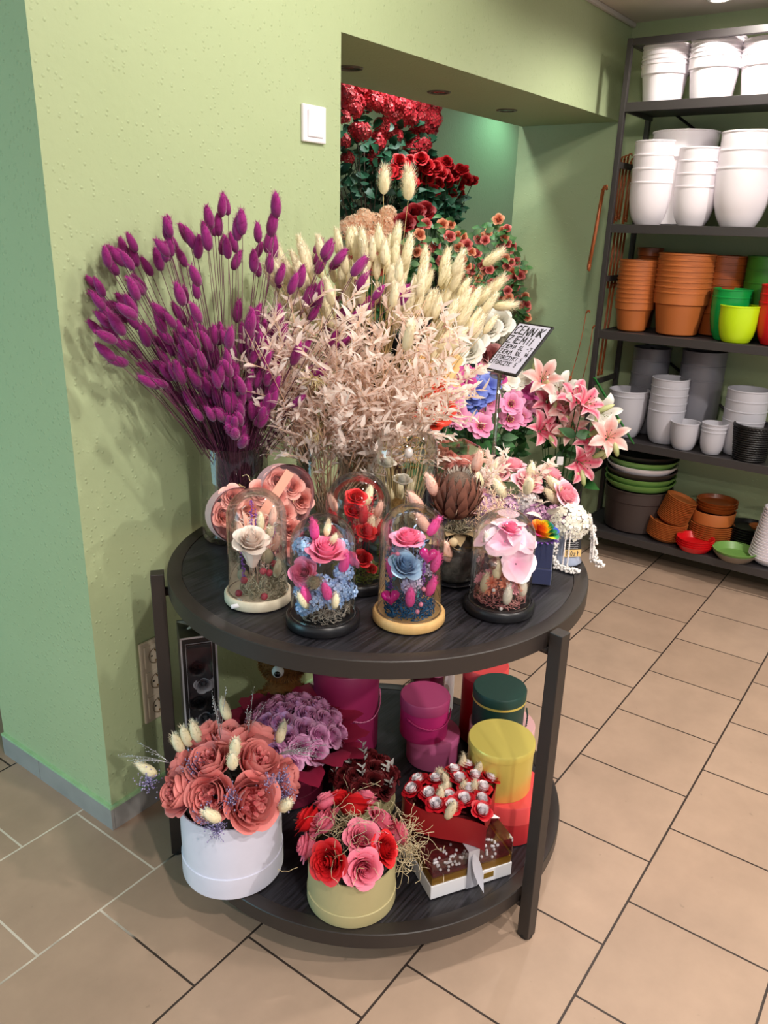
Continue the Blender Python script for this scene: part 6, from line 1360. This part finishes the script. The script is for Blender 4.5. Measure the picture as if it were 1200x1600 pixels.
# --- lilies
LP = mat('petal_lily_pink', '#e2476f', '#fbd0d6', rough=.5); LS = mat('petal_lily_pale', '#f0a5a0', '#fbe9e2', rough=.5); LW = mat('petal_lily_white', '#e9e4da', '#faf8f4', rough=.5); STA = mat('lily_stamen', '#9db06a', '#5a2416', rough=.6); BUD = mat('lily_bud', '#9fb36a', '#d8d6a4', rough=.5)
def lilyextra(t, tip, d, rs_):
    put_flower('stamens', cm(('stamens', 0), stamens_mb, STA), t, tip, d, .075)
    b = MB()
    for k in range(2):
        b = MB(); a = rs_.uniform(0, 6.28); p = tip + Vector((rs_.uniform(-.03, .05), rs_.uniform(-.05, .05), rs_.uniform(-.10, .02))); dd = Vector((rs_.uniform(-.6, .6), rs_.uniform(-1, .2), .4)).normalized(); L = rs_.uniform(.05, .08)
        b.tube([p, p + dd * L * .15, p + dd * L * .5, p + dd * L * .85, p + dd * L], [.003, .009, .012, .008, .001], 8, True, 0, 1); obj('bud', b, BUD, t)
LIL = [(2.92, 1.34, .89, 1), (2.95, 1.28, .85, 2), (2.94, 1.2, .83, 0), (2.96, 1.29, .73, 0), (2.96, 1.22, .7, 1), (2.91, 1.31, .69, 0), (2.9, 1.14, .82, 0), (2.98, 1.14, .66, 0), (2.93, 1.05, .7, 1), (2.92, 1.14, .58, 0), (3.0, 1.11, .77, 2), (2.95, 1.32, .8, 0), (2.98, 1.26, .78, 1)]
LN = ['pink lily stem in the bunch beside the rack', 'pale blush lily stem in the bunch beside the rack', 'white lily stem in the bunch beside the rack']
for k, (x, y, z, c) in enumerate(LIL):
    d = Vector((-.6, -.45, .35)) + Vector((0, (y - 1.22) * 2.5, (z - .74) * 2.5)) + Vector((rn.uniform(-.3, .3), rn.uniform(-.4, .4), rn.uniform(-.3, .3)))
    flower_stem('artificial_lily', (3.02, 1.28, .02), (x, y, z), cm(('lily_bloom', k % 4), lambda: lily_mb(k), [LP, LS, LW][c]), rn.uniform(.078, .092), d, GSTEM, GREENL, k, LN[c], ['pink lilies', 'blush lilies', 'white lilies'][c], 1, .12, ll=.08, extra=lilyextra)
b = MB(); b.box(-.012, .012, -.001, .001, -.016, .016); t = thing('hanging_price_tag', 'small white price tag hanging below the lilies', 'price tag', (2.82, 1.19, .60), (0, 0, -.9)); obj('tag', b, TAGM, t, smooth=False); b = MB(); b.tube([(0, 0, .016), (.01, .0, .05)], .0006, 3); obj('string', b, INK, t)
# blue hydrangea at the left jamb of the opening
bucket(2.30, 2.075, .78, .07, .25, 'black bucket of the blue hydrangeas on the lower step')
for k, p in enumerate([(2.40, 2.06, 1.40), (2.33, 2.05, 1.36), (2.44, 2.08, 1.33), (2.36, 2.06, 1.28), (2.30, 2.05, 1.42)]): flower_stem('artificial_hydrangea', (2.30, 2.075, .80), p, cm(('blue_cluster', 0), lambda: florets_mb(70, 50, .045, .018, .9), mat('floret_deep_blue', '#3b5aa0', '#86a4dc', rough=.7)), 1.0, (-.4, -.4, .8), GSTEM, GREENL, k, 'blue hydrangea stem at the left edge of the alcove', 'blue hydrangeas', 2, .04)
# dark foliage filling the back left
bucket(2.55, 2.40, 1.08, .09, .3, 'black bucket of dark foliage on the upper step')
t = thing('foliage_bunch', 'dark green foliage bunch in the shade at the back left', 'foliage', (2.55, 2.40, 1.10)); b = MB(); rs = random.Random(3)
for k in range(420):
    a = rs.uniform(0, 6.28); q = .26 * math.sqrt(rs.random()); p = Vector((q * math.cos(a), q * math.sin(a) * .6, rs.uniform(.2, .75))); b.leaf(p, (math.cos(a), math.sin(a), rs.uniform(-.5, .8)), (-.7, -.6, rs.uniform(0, 1)), .07, .035, .3, 0, 1, 3, .1)
obj('leaves', b, mat('leaf_dark', '#10281c', '#214a35', rough=.5), t)
b = MB()
for k in range(14): a = rs.uniform(0, 6.28); b.tube([(.03 * math.cos(a), .03 * math.sin(a), 0), (.15 * math.cos(a), .1 * math.sin(a), .6)], .002, 4)
obj('stems', b, BSTEM, t)
